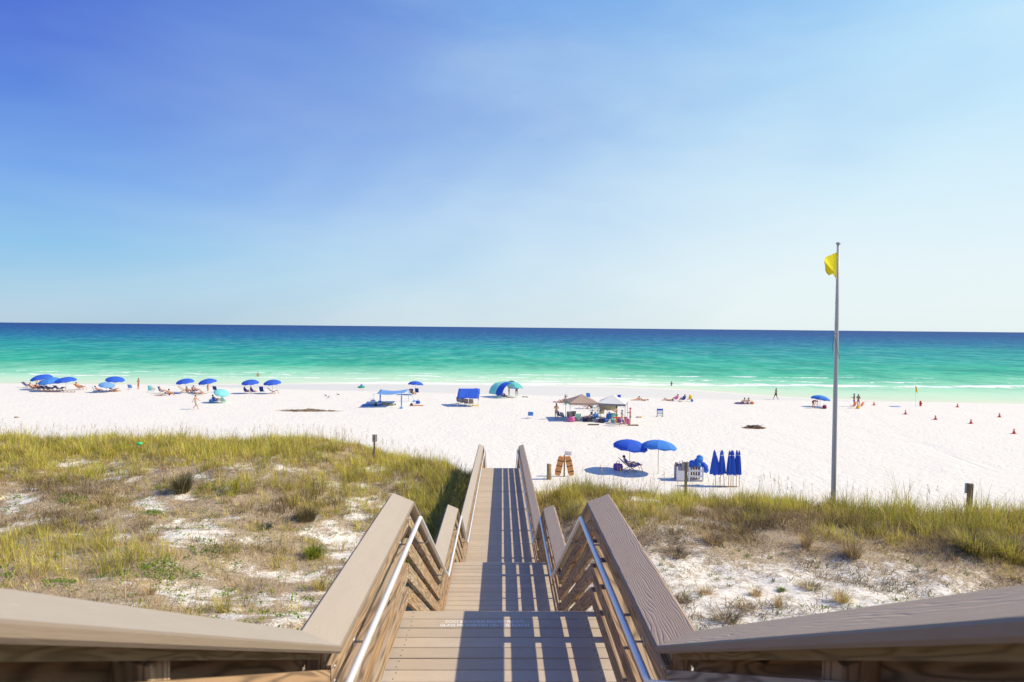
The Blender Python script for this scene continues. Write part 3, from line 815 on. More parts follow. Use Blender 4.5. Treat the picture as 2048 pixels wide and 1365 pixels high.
def growth():
    jobs = []
    # --- grass of the left dune and of the right-hand ridge
    x, y = scatter(38000, -30, 0, 3.5, 36); xr, yr = scatter(30000, 0, 26, 8, 27)
    x = np.concatenate([x, xr]); y = np.concatenate([y, yr])
    g, b, cv, sl, px, py = zones(x, y)
    patch = fbm(x * 0.55, y * 0.55, 51, 3); patch2 = fbm(x * 1.7, y * 1.7, 57, 2)
    crest = np.where(x < 0, sst(17, 24, y + 3 * sst(-10, -1, x)), sst(13.5, 16.5, y))
    gz = blob(px + 60 * patch2, py + 16 * patch2, GREENZ); dz = blob(px + 60 * patch2, py + 14 * patch, DARKZ)
    green = np.clip(0.33 + 1.5 * patch + 0.55 * patch2 + 0.30 * crest + 0.50 * gz - 0.45 * dz, 0, 1)
    dens = g * np.clip(0.52 + 2.2 * patch2 + 0.22 * crest + 0.7 * patch + 0.30 * np.maximum(gz, dz), 0.04, 1)
    # the plants near the ridge on the right are bigger
    keep = rng.random(len(x)) < dens
    x, y, g, green, crest, px, gz, dz = x[keep], y[keep], g[keep], green[keep], crest[keep], px[keep], gz[keep], dz[keep]
    tone = np.clip(1.10 + 1.5 * fbm(x * 1.4, y * 1.4, 53, 3) + 0.16 * rng.standard_normal(len(x)), 0.42, 1.3) * (1 - 0.45 * dz)
    isg = rng.random(len(x)) < green
    ridge = (x > 0) & (px > 1650)
    sea_side = np.where(x < 0, sst(30, 25, y), 1.0)
    for flag, nm in ((True, 'green'), (False, 'dry')):
        m = isg == flag
        per = 13 if flag else 15
        k, bx, by, a = tufts(x[m], y[m], per, 0.11 if flag else 0.16)
        n = len(k); cr = crest[m][k]; rd = ridge[m][k]; rt = (x[m] > 0)[k]
        size = (rng.gamma(5.0, 0.2, m.sum()) * (1 + 0.35 * gz[m] + 0.15 * dz[m]))[k]
        L = (0.23 + 0.07 * cr + 0.12 * rd * cr - 0.02 * rt) * size * rng.uniform(0.6, 1.2, n)
        if not flag: L *= 0.80
        lean = np.abs(rng.normal(0.55 if flag else 0.95, 0.32, n))
        wd = np.interp(by, [5, 12, 20, 30], [0.0045, 0.007, 0.010, 0.013]) * rng.uniform(0.7, 1.3, n)
        tint = pick(n, GREEN, [.3, .25, .18, .2, .07]) if flag else pick(n, STRAW + BROWN, [.16, .14, .12, .1, .1, .08, .1, .08, .07, .05])
        if flag:
            dry = rng.random(n) < 0.22; tint[dry] = pick(dry.sum(), STRAW)
        tint = tint * tone[m][k][:, None]
        P = np.stack([bx, by, terrain(bx, by) - 0.01], 1)
        jobs.append((nm, P, a + rng.normal(0, 0.6, n), lean, L, wd, tint))
    # --- matted dead litter lying flat between the tufts
    x, y = scatter(34000, -30, 0, 3.5, 33); xr, yr = scatter(22000, 0, 24, 6, 23)
    x = np.concatenate([x, xr]); y = np.concatenate([y, yr])
    g, b, cv, sl, px, py = zones(x, y)
    band = np.where(x > 0, np.exp(-((py - np.interp(px, EDGE_X, EDGE_Y) - 18) / 30.0) ** 2), 0)
    p2 = fbm(x * 1.3, y * 1.3, 61, 3)
    dens = np.clip(np.where(x < 0, 0.44 * (1 - b) + 0.12, 0.35 * g + 0.75 * band) + 1.1 * p2, 0.0, 1)
    keep = rng.random(len(x)) < dens
    k, bx, by, a = tufts(x[keep], y[keep], 5, 0.20)
    n = len(k)
    P = np.stack([bx, by, terrain(bx, by) + rng.uniform(0.0, 0.04, n)], 1)
    jobs.append(('litter', P, rng.uniform(0, 6.28, n), rng.uniform(1.3, 2.2, n), rng.uniform(0.07, 0.24, n),
                 np.interp(by, [5, 12, 25], [0.004, 0.0065, 0.010]) * rng.uniform(0.6, 1.3, n), pick(n, BROWN + STRAW[:3])))
    # --- lush tall clumps left of the boardwalk, tints darkened to deepen its shade
    x = rng.uniform(-3.3, -1.02, 900); y = rng.uniform(12.8, 24.0, 900)
    keep = rng.random(900) < 1.1 + 0.42 * (x + 1.0) + 0.5 * fbm(x * 1.3, y * 1.3, 91, 2); x, y = x[keep], y[keep]
    k, bx, by, a = tufts(x, y, 26, 0.16); n = len(k); sz = rng.uniform(0.7, 1.25, len(x))[k]
    ok = (bx < -0.99); P = np.stack([bx, by, terrain(bx, by) - 0.01], 1)
    jobs.append(('green', P[ok], (a + rng.normal(0, .5, n))[ok], np.abs(rng.normal(0.7, .3, n))[ok], (0.50 * sz * rng.uniform(.6, 1.15, n))[ok], rng.uniform(.007, .012, n)[ok], (pick(n, GREEN + STRAW[:1] + BROWN[:2]) * 0.8)[ok]))
    def merge(names, name, mat, label, cat, group=None):
        js = [j for j in jobs if j[0] in names]
        o = blades_mesh(name, *[np.concatenate([j[q] for j in js]) for q in range(1, 7)], mat)
        tag(o, label, cat, kind='stuff'); return o
    merge(['green'], 'dune_grass', LEAF, 'yellow green grass growing in clumps over the dune and along its crest', 'grass')
    merge(['dry'], 'dry_grass', LEAF, 'straw and brown dry grass standing among the green grass on the dune', 'grass')
    merge(['litter'], 'dead_grass_litter', TWIG, 'matted dead grass lying flat on the dune sand', 'dead grass')
    # --- tall sea oat stalks along the crests
    x = np.concatenate([rng.uniform(-30, -1.5, 520), rng.uniform(1.4, 22, 340), rng.uniform(-20, -1.5, 90)])
    y = np.concatenate([rng.uniform(25.5, 31.0, 520) - 4 * sst(-10, -1, x[:520]), rng.uniform(17.5, 22.5, 340), rng.uniform(8, 22, 90)])
    n = len(x)
    P = np.stack([x, y, terrain(x, y)], 1)
    az = rng.normal(0.2, 1.4, n); ln = np.abs(rng.normal(0.16, 0.10, n)); L = rng.uniform(0.6, 1.15, n)
    P2 = np.repeat(P, 5, 0); L2 = np.repeat(L, 5); a2 = np.repeat(az, 5); l2 = np.repeat(ln, 5)
    # seed heads: short blades hung at the top of each stalk
    top = P + np.stack([np.cos(az) * np.sin(ln * 1.0) * L * .86, np.sin(az) * np.sin(ln * 1.0) * L * .86, np.cos(ln * 1.0) * L * .84], 1)
    T2 = np.repeat(top, 5, 0) + rng.normal(0, 0.012, (5 * n, 3)) + np.stack([np.zeros(5 * n), np.zeros(5 * n), np.tile(np.linspace(-0.10, 0.08, 5), n)], 1)
    tintS = pick(n, STRAW); tintH = pick(5 * n, STRAW[:3] + BROWN[:2])
    o = blades_mesh('sea_oats', np.concatenate([P, T2]), np.concatenate([az, a2 + rng.normal(0, .7, 5 * n)]), np.concatenate([ln, np.abs(rng.normal(.5, .3, 5 * n))]),
                    np.concatenate([L, rng.uniform(.05, .11, 5 * n)]), np.concatenate([np.full(n, .008), np.full(5 * n, .011)]), np.concatenate([tintS, tintH]), TWIG)
    tag(o, 'thin tall sea oat stalks with pale seed heads along the dune crests', 'sea oats', kind='stuff')
    # --- bright creeping ground cover: small round leaves
    x, y = scatter(60000, -22, 3, 5, 24)
    g, b, cv, sl, px, py = zones(x, y)
    keep = rng.random(len(x)) < cv * np.clip(0.75 + 2.2 * fbm(x * 2.1, y * 2.1, 71, 2), 0, 1)
    # a thin sprinkle everywhere on bare sand
    keep |= rng.random(len(x)) < 0.05 * (b > 0.3) + 0.012
    k, bx, by, a = tufts(x[keep], y[keep], 6, 0.09)
    n = len(k)
    P = np.stack([bx, by, terrain(bx, by) + rng.uniform(0.01, 0.06, n)], 1)
    o = blades_mesh('creeping_ground_cover', P, rng.uniform(0, 6.28, n), rng.uniform(0.9, 1.6, n), rng.uniform(.03, .06, n), rng.uniform(.022, .045, n),
                    pick(n, [(0.17, 0.29, 0.03), (0.22, 0.34, 0.04), (0.12, 0.22, 0.03)]), LEAF)
    tag(o, 'bright green creeping leaves spread in patches over the left dune', 'ground cover', kind='stuff')
    # --- the bare slope to the right: sprawling dead stems, small sprigs
    x, y = scatter(17000, 1.2, 22, 5, 18)
    g, b, cv, sl, px, py = zones(x, y)
    p = fbm(x * 0.9, y * 0.9, 81, 3)
    keep = rng.random(len(x)) < sl * np.clip(0.24 + 1.5 * p, 0.03, 1)
    k, bx, by, a = tufts(x[keep], y[keep], 9, 0.12)
    n = len(k)
    P = np.stack([bx, by, terrain(bx, by) + rng.uniform(0.0, 0.02, n)], 1)
    o = blades_mesh('dead_stems', P, a + rng.normal(0, .8, n), rng.uniform(1.1, 2.0, n), rng.uniform(.08, .26, n), rng.uniform(.005, .012, n), pick(n, BROWN + [(0.20, 0.16, 0.11)] * 2) * 0.75, TWIG)
    tag(o, 'brown dead stems sprawling over the bare sand slope right of the boardwalk', 'dead stems', kind='stuff')
    x, y = scatter(2600, 1.2, 22, 5, 18)
    g, b, cv, sl, px, py = zones(x, y)
    keep = rng.random(len(x)) < sl * 0.24
    k, bx, by, a = tufts(x[keep], y[keep], 10, 0.055)
    n = len(k); P = np.stack([bx, by, terrain(bx, by) + 0.005], 1)
    o = blades_mesh('green_sprigs', P, a, rng.uniform(.5, 1.5, n), rng.uniform(.04, .10, n), rng.uniform(.012, .025, n), pick(n, [(0.20, 0.27, 0.06), (0.26, 0.30, 0.10), (0.15, 0.21, 0.07)]), LEAF)
    tag(o, 'small green sprigs dotted over the bare sand slope right of the boardwalk', 'sprigs', kind='stuff')
growth()

def clump(name, px, py, n, h, spread, pal, label, cat, lean=0.6, wd=0.008, group=None, mat=None, w=None):
    p = G(px, py)
    a = rng.uniform(0, 2 * np.pi, n); r = spread * np.sqrt(rng.random(n)) * 0.6
    bx, by = r * np.cos(a), r * np.sin(a)
    P = np.stack([bx, by, terrain(p.x + bx, p.y + by) - p.z - 0.01], 1)
    o = blades_mesh(name, P, a + rng.normal(0, .5, n), np.abs(rng.normal(lean, .35, n)), h * rng.uniform(.55, 1.15, n), wd * rng.uniform(.7, 1.3, n), pick(n, pal, w) * (0.75 if pal is BROWN else 1.0), mat or LEAF)
    o.location = p
    tag(o, label, cat, group)
    return o
VIVID = [(0.30, 0.36, 0.03), (0.22, 0.29, 0.03), (0.40, 0.40, 0.06), (0.13, 0.19, 0.03)]
clump('spiky_grass_clump', 627, 1117, 420, 0.40, 0.26, VIVID, 'bright yellow green spiky clump left of the boardwalk stairs', 'grass clump', 0.7, 0.010)
clump('bushy_grass_clump', 365, 985, 700, 0.62, 0.34, [(0.12, 0.10, 0.06), (0.2, 0.18, 0.08), (0.3, 0.26, 0.14), (0.08, 0.07, 0.045)], 'dark bushy brown clump alone in the middle of the left dune', 'grass clump', 0.55, 0.012)
clump('bushy_grass_clump', 612, 1040, 520, 0.42, 0.42, [(0.16, 0.13, 0.07), (0.24, 0.22, 0.08), (0.10, 0.085, 0.05), (0.3, 0.2, 0.09)], 'brown green bush above the bright spiky clump', 'grass clump', 0.8, 0.010)
clump('leafy_clump', 532, 1058, 180, 0.16, 0.22, [(0.16, 0.19, 0.13), (0.24, 0.27, 0.20), (0.10, 0.12, 0.08)], 'grey green low leafy clump on sand, centre of the left dune', 'grass clump', 1.0, 0.022)
clump('grass_clump', 470, 985, 260, 0.55, 0.18, GREEN, 'upright yellow green clump right of the dark bushy clump', 'grass clump', 0.35, 0.010)
clump('grass_clump', 447, 1225, 170, 0.36, 0.18, GREEN + STRAW[:2], 'spiky green tuft on white sand above the left rail', 'grass clump', 0.6, 0.006)
clump('grass_clump', 640, 1180, 240, 0.34, 0.26, GREEN + STRAW, 'yellowish tuft beside the left railing of the nearest landing', 'grass clump', 0.7, 0.006)
clump('grass_clump', 300, 1190, 110, 0.34, 0.16, STRAW, 'straw coloured tuft on the sand above the left rail', 'grass clump', 0.9, 0.005)
RT = 'tufts on the bare slope right of the boardwalk'
for (px, py, n, h, sp, pal, lab, ln) in (
        (1452, 1243, 260, 0.30, 0.26, BROWN, 'largest dark sprawling tuft above the right rail', 1.25),
        (1372, 1205, 120, 0.26, 0.14, BROWN, 'small dark tuft beside the right railing cap', 1.2),
        (1492, 1218, 170, 0.20, 0.22, BROWN + STRAW[:2], 'grey brown low mat right of the largest dark tuft', 1.35),
        (1558, 1216, 120, 0.26, 0.09, STRAW, 'upright orange straw tuft just above the right rail', 0.5),
        (1512, 1192, 150, 0.20, 0.14, STRAW, 'orange straw tuft beside a green sprig, middle of the bare slope', 0.8),
        (1412, 1190, 150, 0.20, 0.18, STRAW, 'orange brown low tuft near the right railing cap', 0.9),
        (1622, 1178, 240, 0.22, 0.30, BROWN + GREEN[:2], 'wide olive brown tuft in the middle of the bare slope', 1.15),
        (1682, 1205, 220, 0.30, 0.20, STRAW + GREEN[:2], 'olive straw tuft just above the right rail, under the flagpole', 0.9),
        (1562, 1184, 160, 0.11, 0.10, [(0.17, 0.24, 0.06), (0.24, 0.30, 0.10)], 'round leafy green sprig alone on white sand', 1.0),
        (1612, 1095, 260, 0.42, 0.16, STRAW + BROWN[:2], 'tall straw tuft at the top of the bare slope', 0.5),
        (1705, 1112, 380, 0.42, 0.30, BROWN + STRAW[:3], 'tall bushy dry tuft at the top of the bare slope', 0.6),
        (1425, 1088, 420, 0.34, 0.34, BROWN + STRAW[:2], 'dark brown bush at the upper left of the bare slope', 0.9),
        (1350, 1110, 380, 0.26, 0.42, BROWN, 'grey brown dead bush beside the right railing peak', 1.2),
        (1945, 1105, 900, 0.62, 0.55, GREEN + BROWN, 'big dark based green clump at the right edge of the ridge', 0.7),
        (2020, 1120, 900, 0.70, 0.55, GREEN + BROWN[:3], 'big drooping green clump cut by the right picture edge', 0.8),
        (1860, 1075, 700, 0.55, 0.5, GREEN + BROWN, 'bushy green clump left of the big clumps at the right edge', 0.7)):
    clump('grass_tuft', px, py, n, h, sp, pal, lab, 'grass tuft', ln, 0.0065 if h < .5 else 0.009, RT, TWIG if pal is BROWN else LEAF)

# ------------------------------------------------------------------ materials of the beach things
BLUE = fabric('royal_blue_canvas', (0.065, 0.19, 0.80), trans=0.34)
BLUE2 = fabric('bright_blue_canvas', (0.11, 0.37, 0.88), trans=0.34)
NAVY = fabric('navy_canvas', (0.035, 0.06, 0.26))
LBLUE = fabric('light_blue_cloth', (0.26, 0.52, 0.90), trans=0.35)
AQUA = fabric('aqua_cloth', (0.42, 0.90, 0.90), trans=0.5)
MINT = fabric('mint_cloth', (0.30, 0.66, 0.55))
TAN = fabric('tan_canvas', (0.56, 0.42, 0.33), trans=0.2)
WHITE = fabric('white_canvas', (0.90, 0.90, 0.87), trans=0.3, var=0.02)
GREYC = fabric('grey_cloth', (0.30, 0.29, 0.30))
DGREY = fabric('dark_grey_cloth', (0.07, 0.07, 0.08))
BEIGE = fabric('beige_cloth', (0.55, 0.47, 0.33))
RED = fabric('red_cloth', (0.62, 0.03, 0.03))
PINK = fabric('pink_cloth', (0.80, 0.18, 0.42))
ORANGE = fabric('orange_cloth', (0.85, 0.24, 0.09))
YELLOW = fabric('yellow_flag_cloth', (0.98, 0.89, 0.06), trans=0.5)
YEL2 = fabric('yellow_towel', (0.85, 0.52, 0.03))
GREENC = fabric('green_cloth', (0.03, 0.42, 0.22))
MAROON = fabric('maroon_cloth', (0.28, 0.02, 0.07))
PURPLE = fabric('purple_cloth', (0.25, 0.13, 0.40))
WOODY = plain('varnished_wood', (0.50, 0.22, 0.07), 0.55, 0.3, 0, 0.3, 20)
POLEW = plain('pale_wood_pole', (0.52, 0.36, 0.22), 0.6, 0.3, 0, 0.2, 20)
OLDW = plain('old_grey_post_wood', (0.33, 0.24, 0.14), 0.9, 0.15, 0, 0.35, 18)
DRIFT = plain('driftwood', (0.27, 0.17, 0.09), 0.9, 0.15, 0, 0.45, 9)
STEEL = plain('grey_painted_steel', (0.40, 0.41, 0.42), 0.5, 0.35, 0.05, 0.05)
WMETAL = plain('white_metal', (0.75, 0.76, 0.78), 0.4, 0.4, 0.3, 0.05)
SIGNB = plain('sign_back_aluminium', (0.68, 0.72, 0.74), 0.5, 0.4, 0.0, 0.06)
WPLAST = plain('white_plastic', (0.80, 0.80, 0.80), 0.5, 0.4, 0, 0.05)
BLACK = plain('black_rubber', (0.03, 0.03, 0.03), 0.6)
CONE = plain('red_cone_plastic', (0.78, 0.06, 0.03), 0.5)
RINGO = plain('orange_rescue_foam', (0.72, 0.30, 0.09), 0.6, 0.3, 0, 0.15)
BLUEP = plain('blue_plastic', (0.06, 0.16, 0.62), 0.5)
SKINS = [plain('skin_light', (0.62, 0.36, 0.25), 0.55), plain('skin_tan', (0.56, 0.28, 0.15), 0.55), plain('skin_brown', (0.25, 0.13, 0.075), 0.55)]
HAIRD = plain('dark_hair', (0.035, 0.022, 0.015), 0.6); HAIRB = plain('brown_hair', (0.12, 0.065, 0.03), 0.6)
HAIRL = plain('blond_hair', (0.55, 0.40, 0.20), 0.6); HAIRG = plain('grey_hair', (0.38, 0.36, 0.34), 0.6)

# ------------------------------------------------------------------ people
def joints(pose):
    J = dict(pel=(0, 0, .95), bel=(0, 0, 1.10), che=(0, 0, 1.32), nec=(0, .0, 1.48), hea=(0, .02, 1.60), top=(0, .01, 1.69),
             sh=(.18, 0, 1.41), el=(.25, -.02, 1.14), wr=(.25, .08, .90), hip=(.095, 0, .90), kn=(.105, .02, .50), an=(.10, -.01, .08), to=(.12, .15, .03))
    L, Rr = dict(J), dict(J)
    if pose == 'walk':
        L.update(kn=(.10, .22, .52), an=(.10, .34, .10), to=(.11, .49, .06), el=(.25, -.12, 1.16), wr=(.25, -.20, .93))
        Rr.update(kn=(.10, .0, .50), an=(.10, -.30, .16), to=(.11, -.18, .03), el=(.25, .10, 1.18), wr=(.22, .34, 1.06))
    elif pose == 'hold':                              # forearms forward
        for q in (L, Rr): q.update(el=(.24, -.02, 1.14), wr=(.13, .24, 1.20))
    elif pose == 'akimbo':
        for q in (L, Rr): q.update(el=(.36, -.06, 1.18), wr=(.17, .04, 1.00))
    elif pose == 'bend':
        T = dict(pel=(0, -.12, .88), bel=(0, .02, .98), che=(0, .24, 1.0), nec=(0, .40, .95), hea=(0, .50, .88), top=(0, .58, .84))
        for q in (L, Rr): q.update(T); q.update(sh=(.17, .34, .97), el=(.19, .44, .70), wr=(.13, .52, .45), hip=(.095, -.1, .85), kn=(.11, .0, .48))
        Rr.update(an=(.1, -.15, .08), to=(.12, .02, .03)); L.update(an=(.1, .12, .08), to=(.12, .28, .03))
    elif pose in ('chair', 'lounge'):
        b = .30 if pose == 'chair' else .40
        T = dict(pel=(0, 0, b), bel=(0, -.13, b + .13), che=(0, -.27, b + .33), nec=(0, -.36, b + .47), hea=(0, -.38, b + .60), top=(0, -.39, b + .69))
        for q in (L, Rr): q.update(T); q.update(sh=(.18, -.33, b + .42), el=(.28, -.16, b + .20), wr=(.24, .10, b + .20), hip=(.10, .02, b - .02))
        if pose == 'chair':
            for q in (L, Rr): q.update(kn=(.13, .40, .44), an=(.12, .66, .10), to=(.13, .80, .10))
        else:
            for q in (L, Rr): q.update(kn=(.12, .42, .52), an=(.11, .84, .40), to=(.12, .92, .52))
            Rr.update(kn=(.12, .38, .62), an=(.11, .66, .40), to=(.12, .80, .40))
    elif pose == 'ground':
        T = dict(pel=(0, 0, .13), bel=(0, -.05, .28), che=(0, -.07, .50), nec=(0, -.04, .66), hea=(0, .0, .78), top=(0, .0, .87))
        for q in (L, Rr): q.update(T); q.update(sh=(.18, -.05, .59), el=(.27, .10, .40), wr=(.17, .32, .42), hip=(.10, .04, .12), kn=(.14, .38, .45), an=(.11, .60, .07), to=(.12, .74, .04))
    elif pose == 'lie':
        T = dict(pel=(0, 0, .13), bel=(0, -.16, .13), che=(0, -.38, .15), nec=(0, -.54, .17), hea=(0, -.66, .18), top=(0, -.75, .18))
        for q in (L, Rr): q.update(T); q.update(sh=(.18, -.47, .14), el=(.30, -.25, .09), wr=(.27, .0, .07), hip=(.10, .05, .12), kn=(.13, .44, .15), an=(.13, .84, .08), to=(.15, .93, .16))
        L.update(kn=(.13, .36, .40), an=(.13, .52, .07), to=(.14, .66, .05))
    elif pose == 'prone':
        T = dict(pel=(0, 0, .13), bel=(0, -.16, .14), che=(0, -.36, .24), nec=(0, -.50, .34), hea=(0, -.60, .42), top=(0, -.66, .48))
        for q in (L, Rr): q.update(T); q.update(sh=(.18, -.42, .28), el=(.24, -.52, .06), wr=(.10, -.70, .05), hip=(.10, .05, .12), kn=(.11, .45, .09), an=(.11, .84, .09), to=(.12, .95, .03))
    return L, Rr
PENDING = []
def skin_obj(name, verts, edges, radii, mat, parent, lev=1):
    me = bpy.data.meshes.new(name); me.from_pydata(verts, edges, []); me.update()
    o = bpy.data.objects.new(name, me); COL.objects.link(o); o.parent = parent
    m = o.modifiers.new('skin', 'SKIN'); m.use_smooth_shade = True
    for sv, r in zip(me.skin_vertices[0].data, radii): sv.radius = r if isinstance(r, tuple) else (r, r)
    me.skin_vertices[0].data[0].use_root = True
    sb = o.modifiers.new('subdiv', 'SUBSURF'); sb.levels = lev; sb.render_levels = lev
    PENDING.append((o, mat)); return o
def person(pos, pose, face, label, skin=0, hair=HAIRB, top=None, bottom=None, h=1.72, long_hair=False, hat=None, group=None, chest_band=None):
    root = empty('person', pos, R(face)); tag(root, label, 'person', group)
    k = h / 1.72
    L, Rr = joints(pose)
    V = []; E = []; RD = []
    def v(p, r, prev=None):
        V.append((p[0] * k, p[1] * k, p[2] * k)); RD.append((r[0] * k, r[1] * k) if isinstance(r, tuple) else (r * k, r * k))
        if prev is not None: E.append((prev, len(V) - 1))
        return len(V) - 1
    pel = v(L['pel'], (.135, .10)); bel = v(L['bel'], (.125, .09), pel); che = v(L['che'], (.15, .105), bel)
    nec = v(L['nec'], .055, che); hea = v(L['hea'], (.078, .095), nec); tp = v(L['top'], (.066, .078), hea)
    H, T, N = Vector(L['hea']), Vector(L['top']), Vector(L['nec'])
    upv = (T - N).normalized(); fwd = Vector((1, 0, 0)).cross(upv) * -1
    if fwd.dot(Vector((0, 1, .3))) < 0 and pose not in ('lie', 'prone', 'bend'): fwd = -fwd
    if pose == 'lie': fwd = Vector((0, -.1, 1))
    if pose == 'prone': fwd = Vector((0, -.7, -.3))
    if pose == 'bend': fwd = Vector((0, .2, -1))
    fwd.normalize()
    v(H + fwd * .105, .018, hea)                      # nose
    for sx, q in ((1, L), (-1, Rr)):
        X = lambda n: (q[n][0] * sx, q[n][1], q[n][2])
        a = v(X('sh'), .062, che); b = v(X('el'), .043, a); c = v(X('wr'), .030, b)
        W_, El = Vector(X('wr')), Vector(X('el')); d = (W_ - El).normalized()
        pm = v(W_ + d * .07, (.040, .020), c)
        sd = d.cross(Vector((0, 0, 1)));  sd = sd.normalized() if sd.length > .1 else Vector((0, 1, 0))
        for j, ln in enumerate((.065, .078, .072, .055)):
            o_ = sd * ((j - 1.5) * .020); f1 = v(W_ + d * (.10 + ln * .45) + o_, .010, pm); v(W_ + d * (.10 + ln * .9) + o_ + Vector((0, 0, -.014)), .008, f1)
        th = v(W_ + d * .055 + sd * -.045, .012, pm); v(W_ + d * .095 + sd * -.058, .009, th)
        e = v(X('hip'), (.098, .098), pel); f = v(X('kn'), .060, e); g = v(X('an'), .040, f); v(X('to'), (.045, .028), g)
    skin_obj('body', V, E, RD, SKINS[skin], root)
    # hair
    hm = MB(); r = .112 * k
    q = Matrix(((1, 0, 0), (0, 1, 0), (0, 0, 1)))
    z = upv; y = (fwd - z * fwd.dot(z)).normalized(); x = y.cross(z)
    B = Matrix((x, y, z)).transposed()
    hc = Vector(L['hea']) * k + z * .035 * k - y * .022 * k
    hm.ball(hc, (.098 * k, .112 * k, .100 * k), 12, 8, B)
    if long_hair: hm.ball(hc - y * .055 * k - z * .12 * k, (.085 * k, .05 * k, .16 * k), 10, 7, B)
    hm.build('hair', hair if hat is None else hat, root, True)
    if hat is not None:
        bm_ = MB(); bm_.lathe([(.16 * k, 0), (.16 * k, .012 * k)], 16, B, hc + z * .01); bm_.build('hat_brim', hat, root)
    def shell(name, segs, mat, extra=.022):
        V2 = []; E2 = []; R2 = []
        for ch in segs:
            pv = None
            for (p, r_) in ch:
                if isinstance(p, int): pv = p; continue
                V2.append(tuple(c * k for c in p)); R2.append(tuple((c + extra) * k for c in r_) if isinstance(r_, tuple) else ((r_ + extra) * k,) * 2)
                if pv is not None: E2.append((pv, len(V2) - 1))
                pv = len(V2) - 1
        skin_obj(name, V2, E2, R2, mat, root)
    def lerp(a, b, t): return tuple(a[i] + (b[i] - a[i]) * t for i in range(3))
    if bottom is not None:
        mat, ln = bottom
        sg = [[(lerp(L['pel'], L['bel'], .45), (.125, .088)), (L['pel'], (.135, .10))]]
        for sx, q in ((1, L), (-1, Rr)):
            hp = (q['hip'][0] * sx, q['hip'][1], q['hip'][2]); kn = (q['kn'][0] * sx, q['kn'][1], q['kn'][2])
            sg.append([(1, 0), (hp, .092), (lerp(hp, kn, ln), .088 - .02 * ln)])
        shell('shorts' if ln > .3 else 'swim_bottoms', sg, mat, .020 if ln > .3 else .008)
    if top is not None:
        sg = [[(L['pel'], (.130, .095)), (L['bel'], (.125, .09)), (L['che'], (.15, .105))]]
        for sx, q in ((1, L), (-1, Rr)):
            s_ = (q['sh'][0] * sx, q['sh'][1], q['sh'][2]); e_ = (q['el'][0] * sx, q['el'][1], q['el'][2])
            sg.append([(2, 0), (s_, .066), (lerp(s_, e_, .55), .058)])
        shell('shirt', sg, top, .018)
    if chest_band is not None:
        shell('swim_top', [[(lerp(L['bel'], L['che'], .62), (.142, .10)), (lerp(L['bel'], L['che'], 1.02), (.15, .105))]], chest_band, .010)
    return root
def bake_people():
    bpy.context.view_layer.update()
    dg = bpy.context.evaluated_depsgraph_get()
    new = []
    for o, mat in PENDING:
        me = bpy.data.meshes.new_from_object(o.evaluated_get(dg)); new.append((o, me, mat))
    for o, me, mat in new:
        o.modifiers.clear(); o.data = me; me.materials.clear(); me.materials.append(mat); me.name = o.name
        me.polygons.foreach_set('use_smooth', [True] * len(me.polygons))

# ------------------------------------------------------------------ umbrellas, chairs, tents
def umbrella(pos, label, mat=BLUE, rad=1.18, height=2.15, tilt=(0, 0), group='open beach umbrellas', pole=POLEW, rz=0.0, bend=1.35):
    root = empty('beach_umbrella', pos, rz); tag(root, label, 'umbrella', group)
    p = MB(); top = height - 0.05
    Mt = Euler((R(tilt[0]), R(tilt[1]), 0)).to_matrix()
    piv = Vector((0, 0, bend))
    p.tube([(0, 0, -0.35), piv, piv + Mt @ Vector((0, 0, top - bend))], 0.019, 8); p.build('pole', pole, root, True)
    c = MB(); n = 16; rise = 0.47 * rad / 1.18
    grid = []
    for i in range(7):
        t = i / 6; row = []
        for kx in range(n):
            a = 2 * math.pi * (kx + .5) / n
            rib = kx % 2 == 0
            rr = rad * math.sin(t * 1.32) / math.sin(1.32) * (1.0 if rib else 0.955 if i else 1)
            zz = top - rise * (1 - math.cos(t * 1.32)) / (1 - math.cos(1.32)) - (0 if rib else 0.012 * t)
            row.append(piv + Mt @ Vector((rr * math.cos(a), rr * math.sin(a), zz - bend)))
        grid.append(row)
    row = []
    for kx in range(n):
        a = 2 * math.pi * (kx + .5) / n; rib = kx % 2 == 0; rr = rad * (0.985 if rib else 0.95)
        row.append(piv + Mt @ Vector((rr * math.cos(a), rr * math.sin(a), top - rise - (0.07 if rib else 0.15) - bend)))
    grid.append(row)
    grid[0] = [piv + Mt @ Vector((0.02 * math.cos(2 * math.pi * (kx + .5) / n), 0.02 * math.sin(2 * math.pi * (kx + .5) / n), top - bend)) for kx in range(n)]
    c.sheet(grid, 0.006, closed=True); can = c.build('canopy', mat, root)
    rb = None
    for kx in range(0, n, 2):
        a = 2 * math.pi * (kx + .5) / n; b = MB()
        b.tube([piv + Mt @ Vector((0, 0, top - 0.10 - bend)), piv + Mt @ Vector((rad * .6 * math.cos(a), rad * .6 * math.sin(a), top - rise * .42 - bend)), piv + Mt @ Vector((rad * .97 * math.cos(a), rad * .97 * math.sin(a), top - rise - 0.02 - bend))], 0.005, 4)
        b.build('rib', WMETAL, can)
    f = MB(); f.lathe([(0.012, -.02), (0.018, .02), (0.008, .07)], 8, Mt, piv + Mt @ Vector((0, 0, top - bend))); f.build('finial', pole, root)
    return root
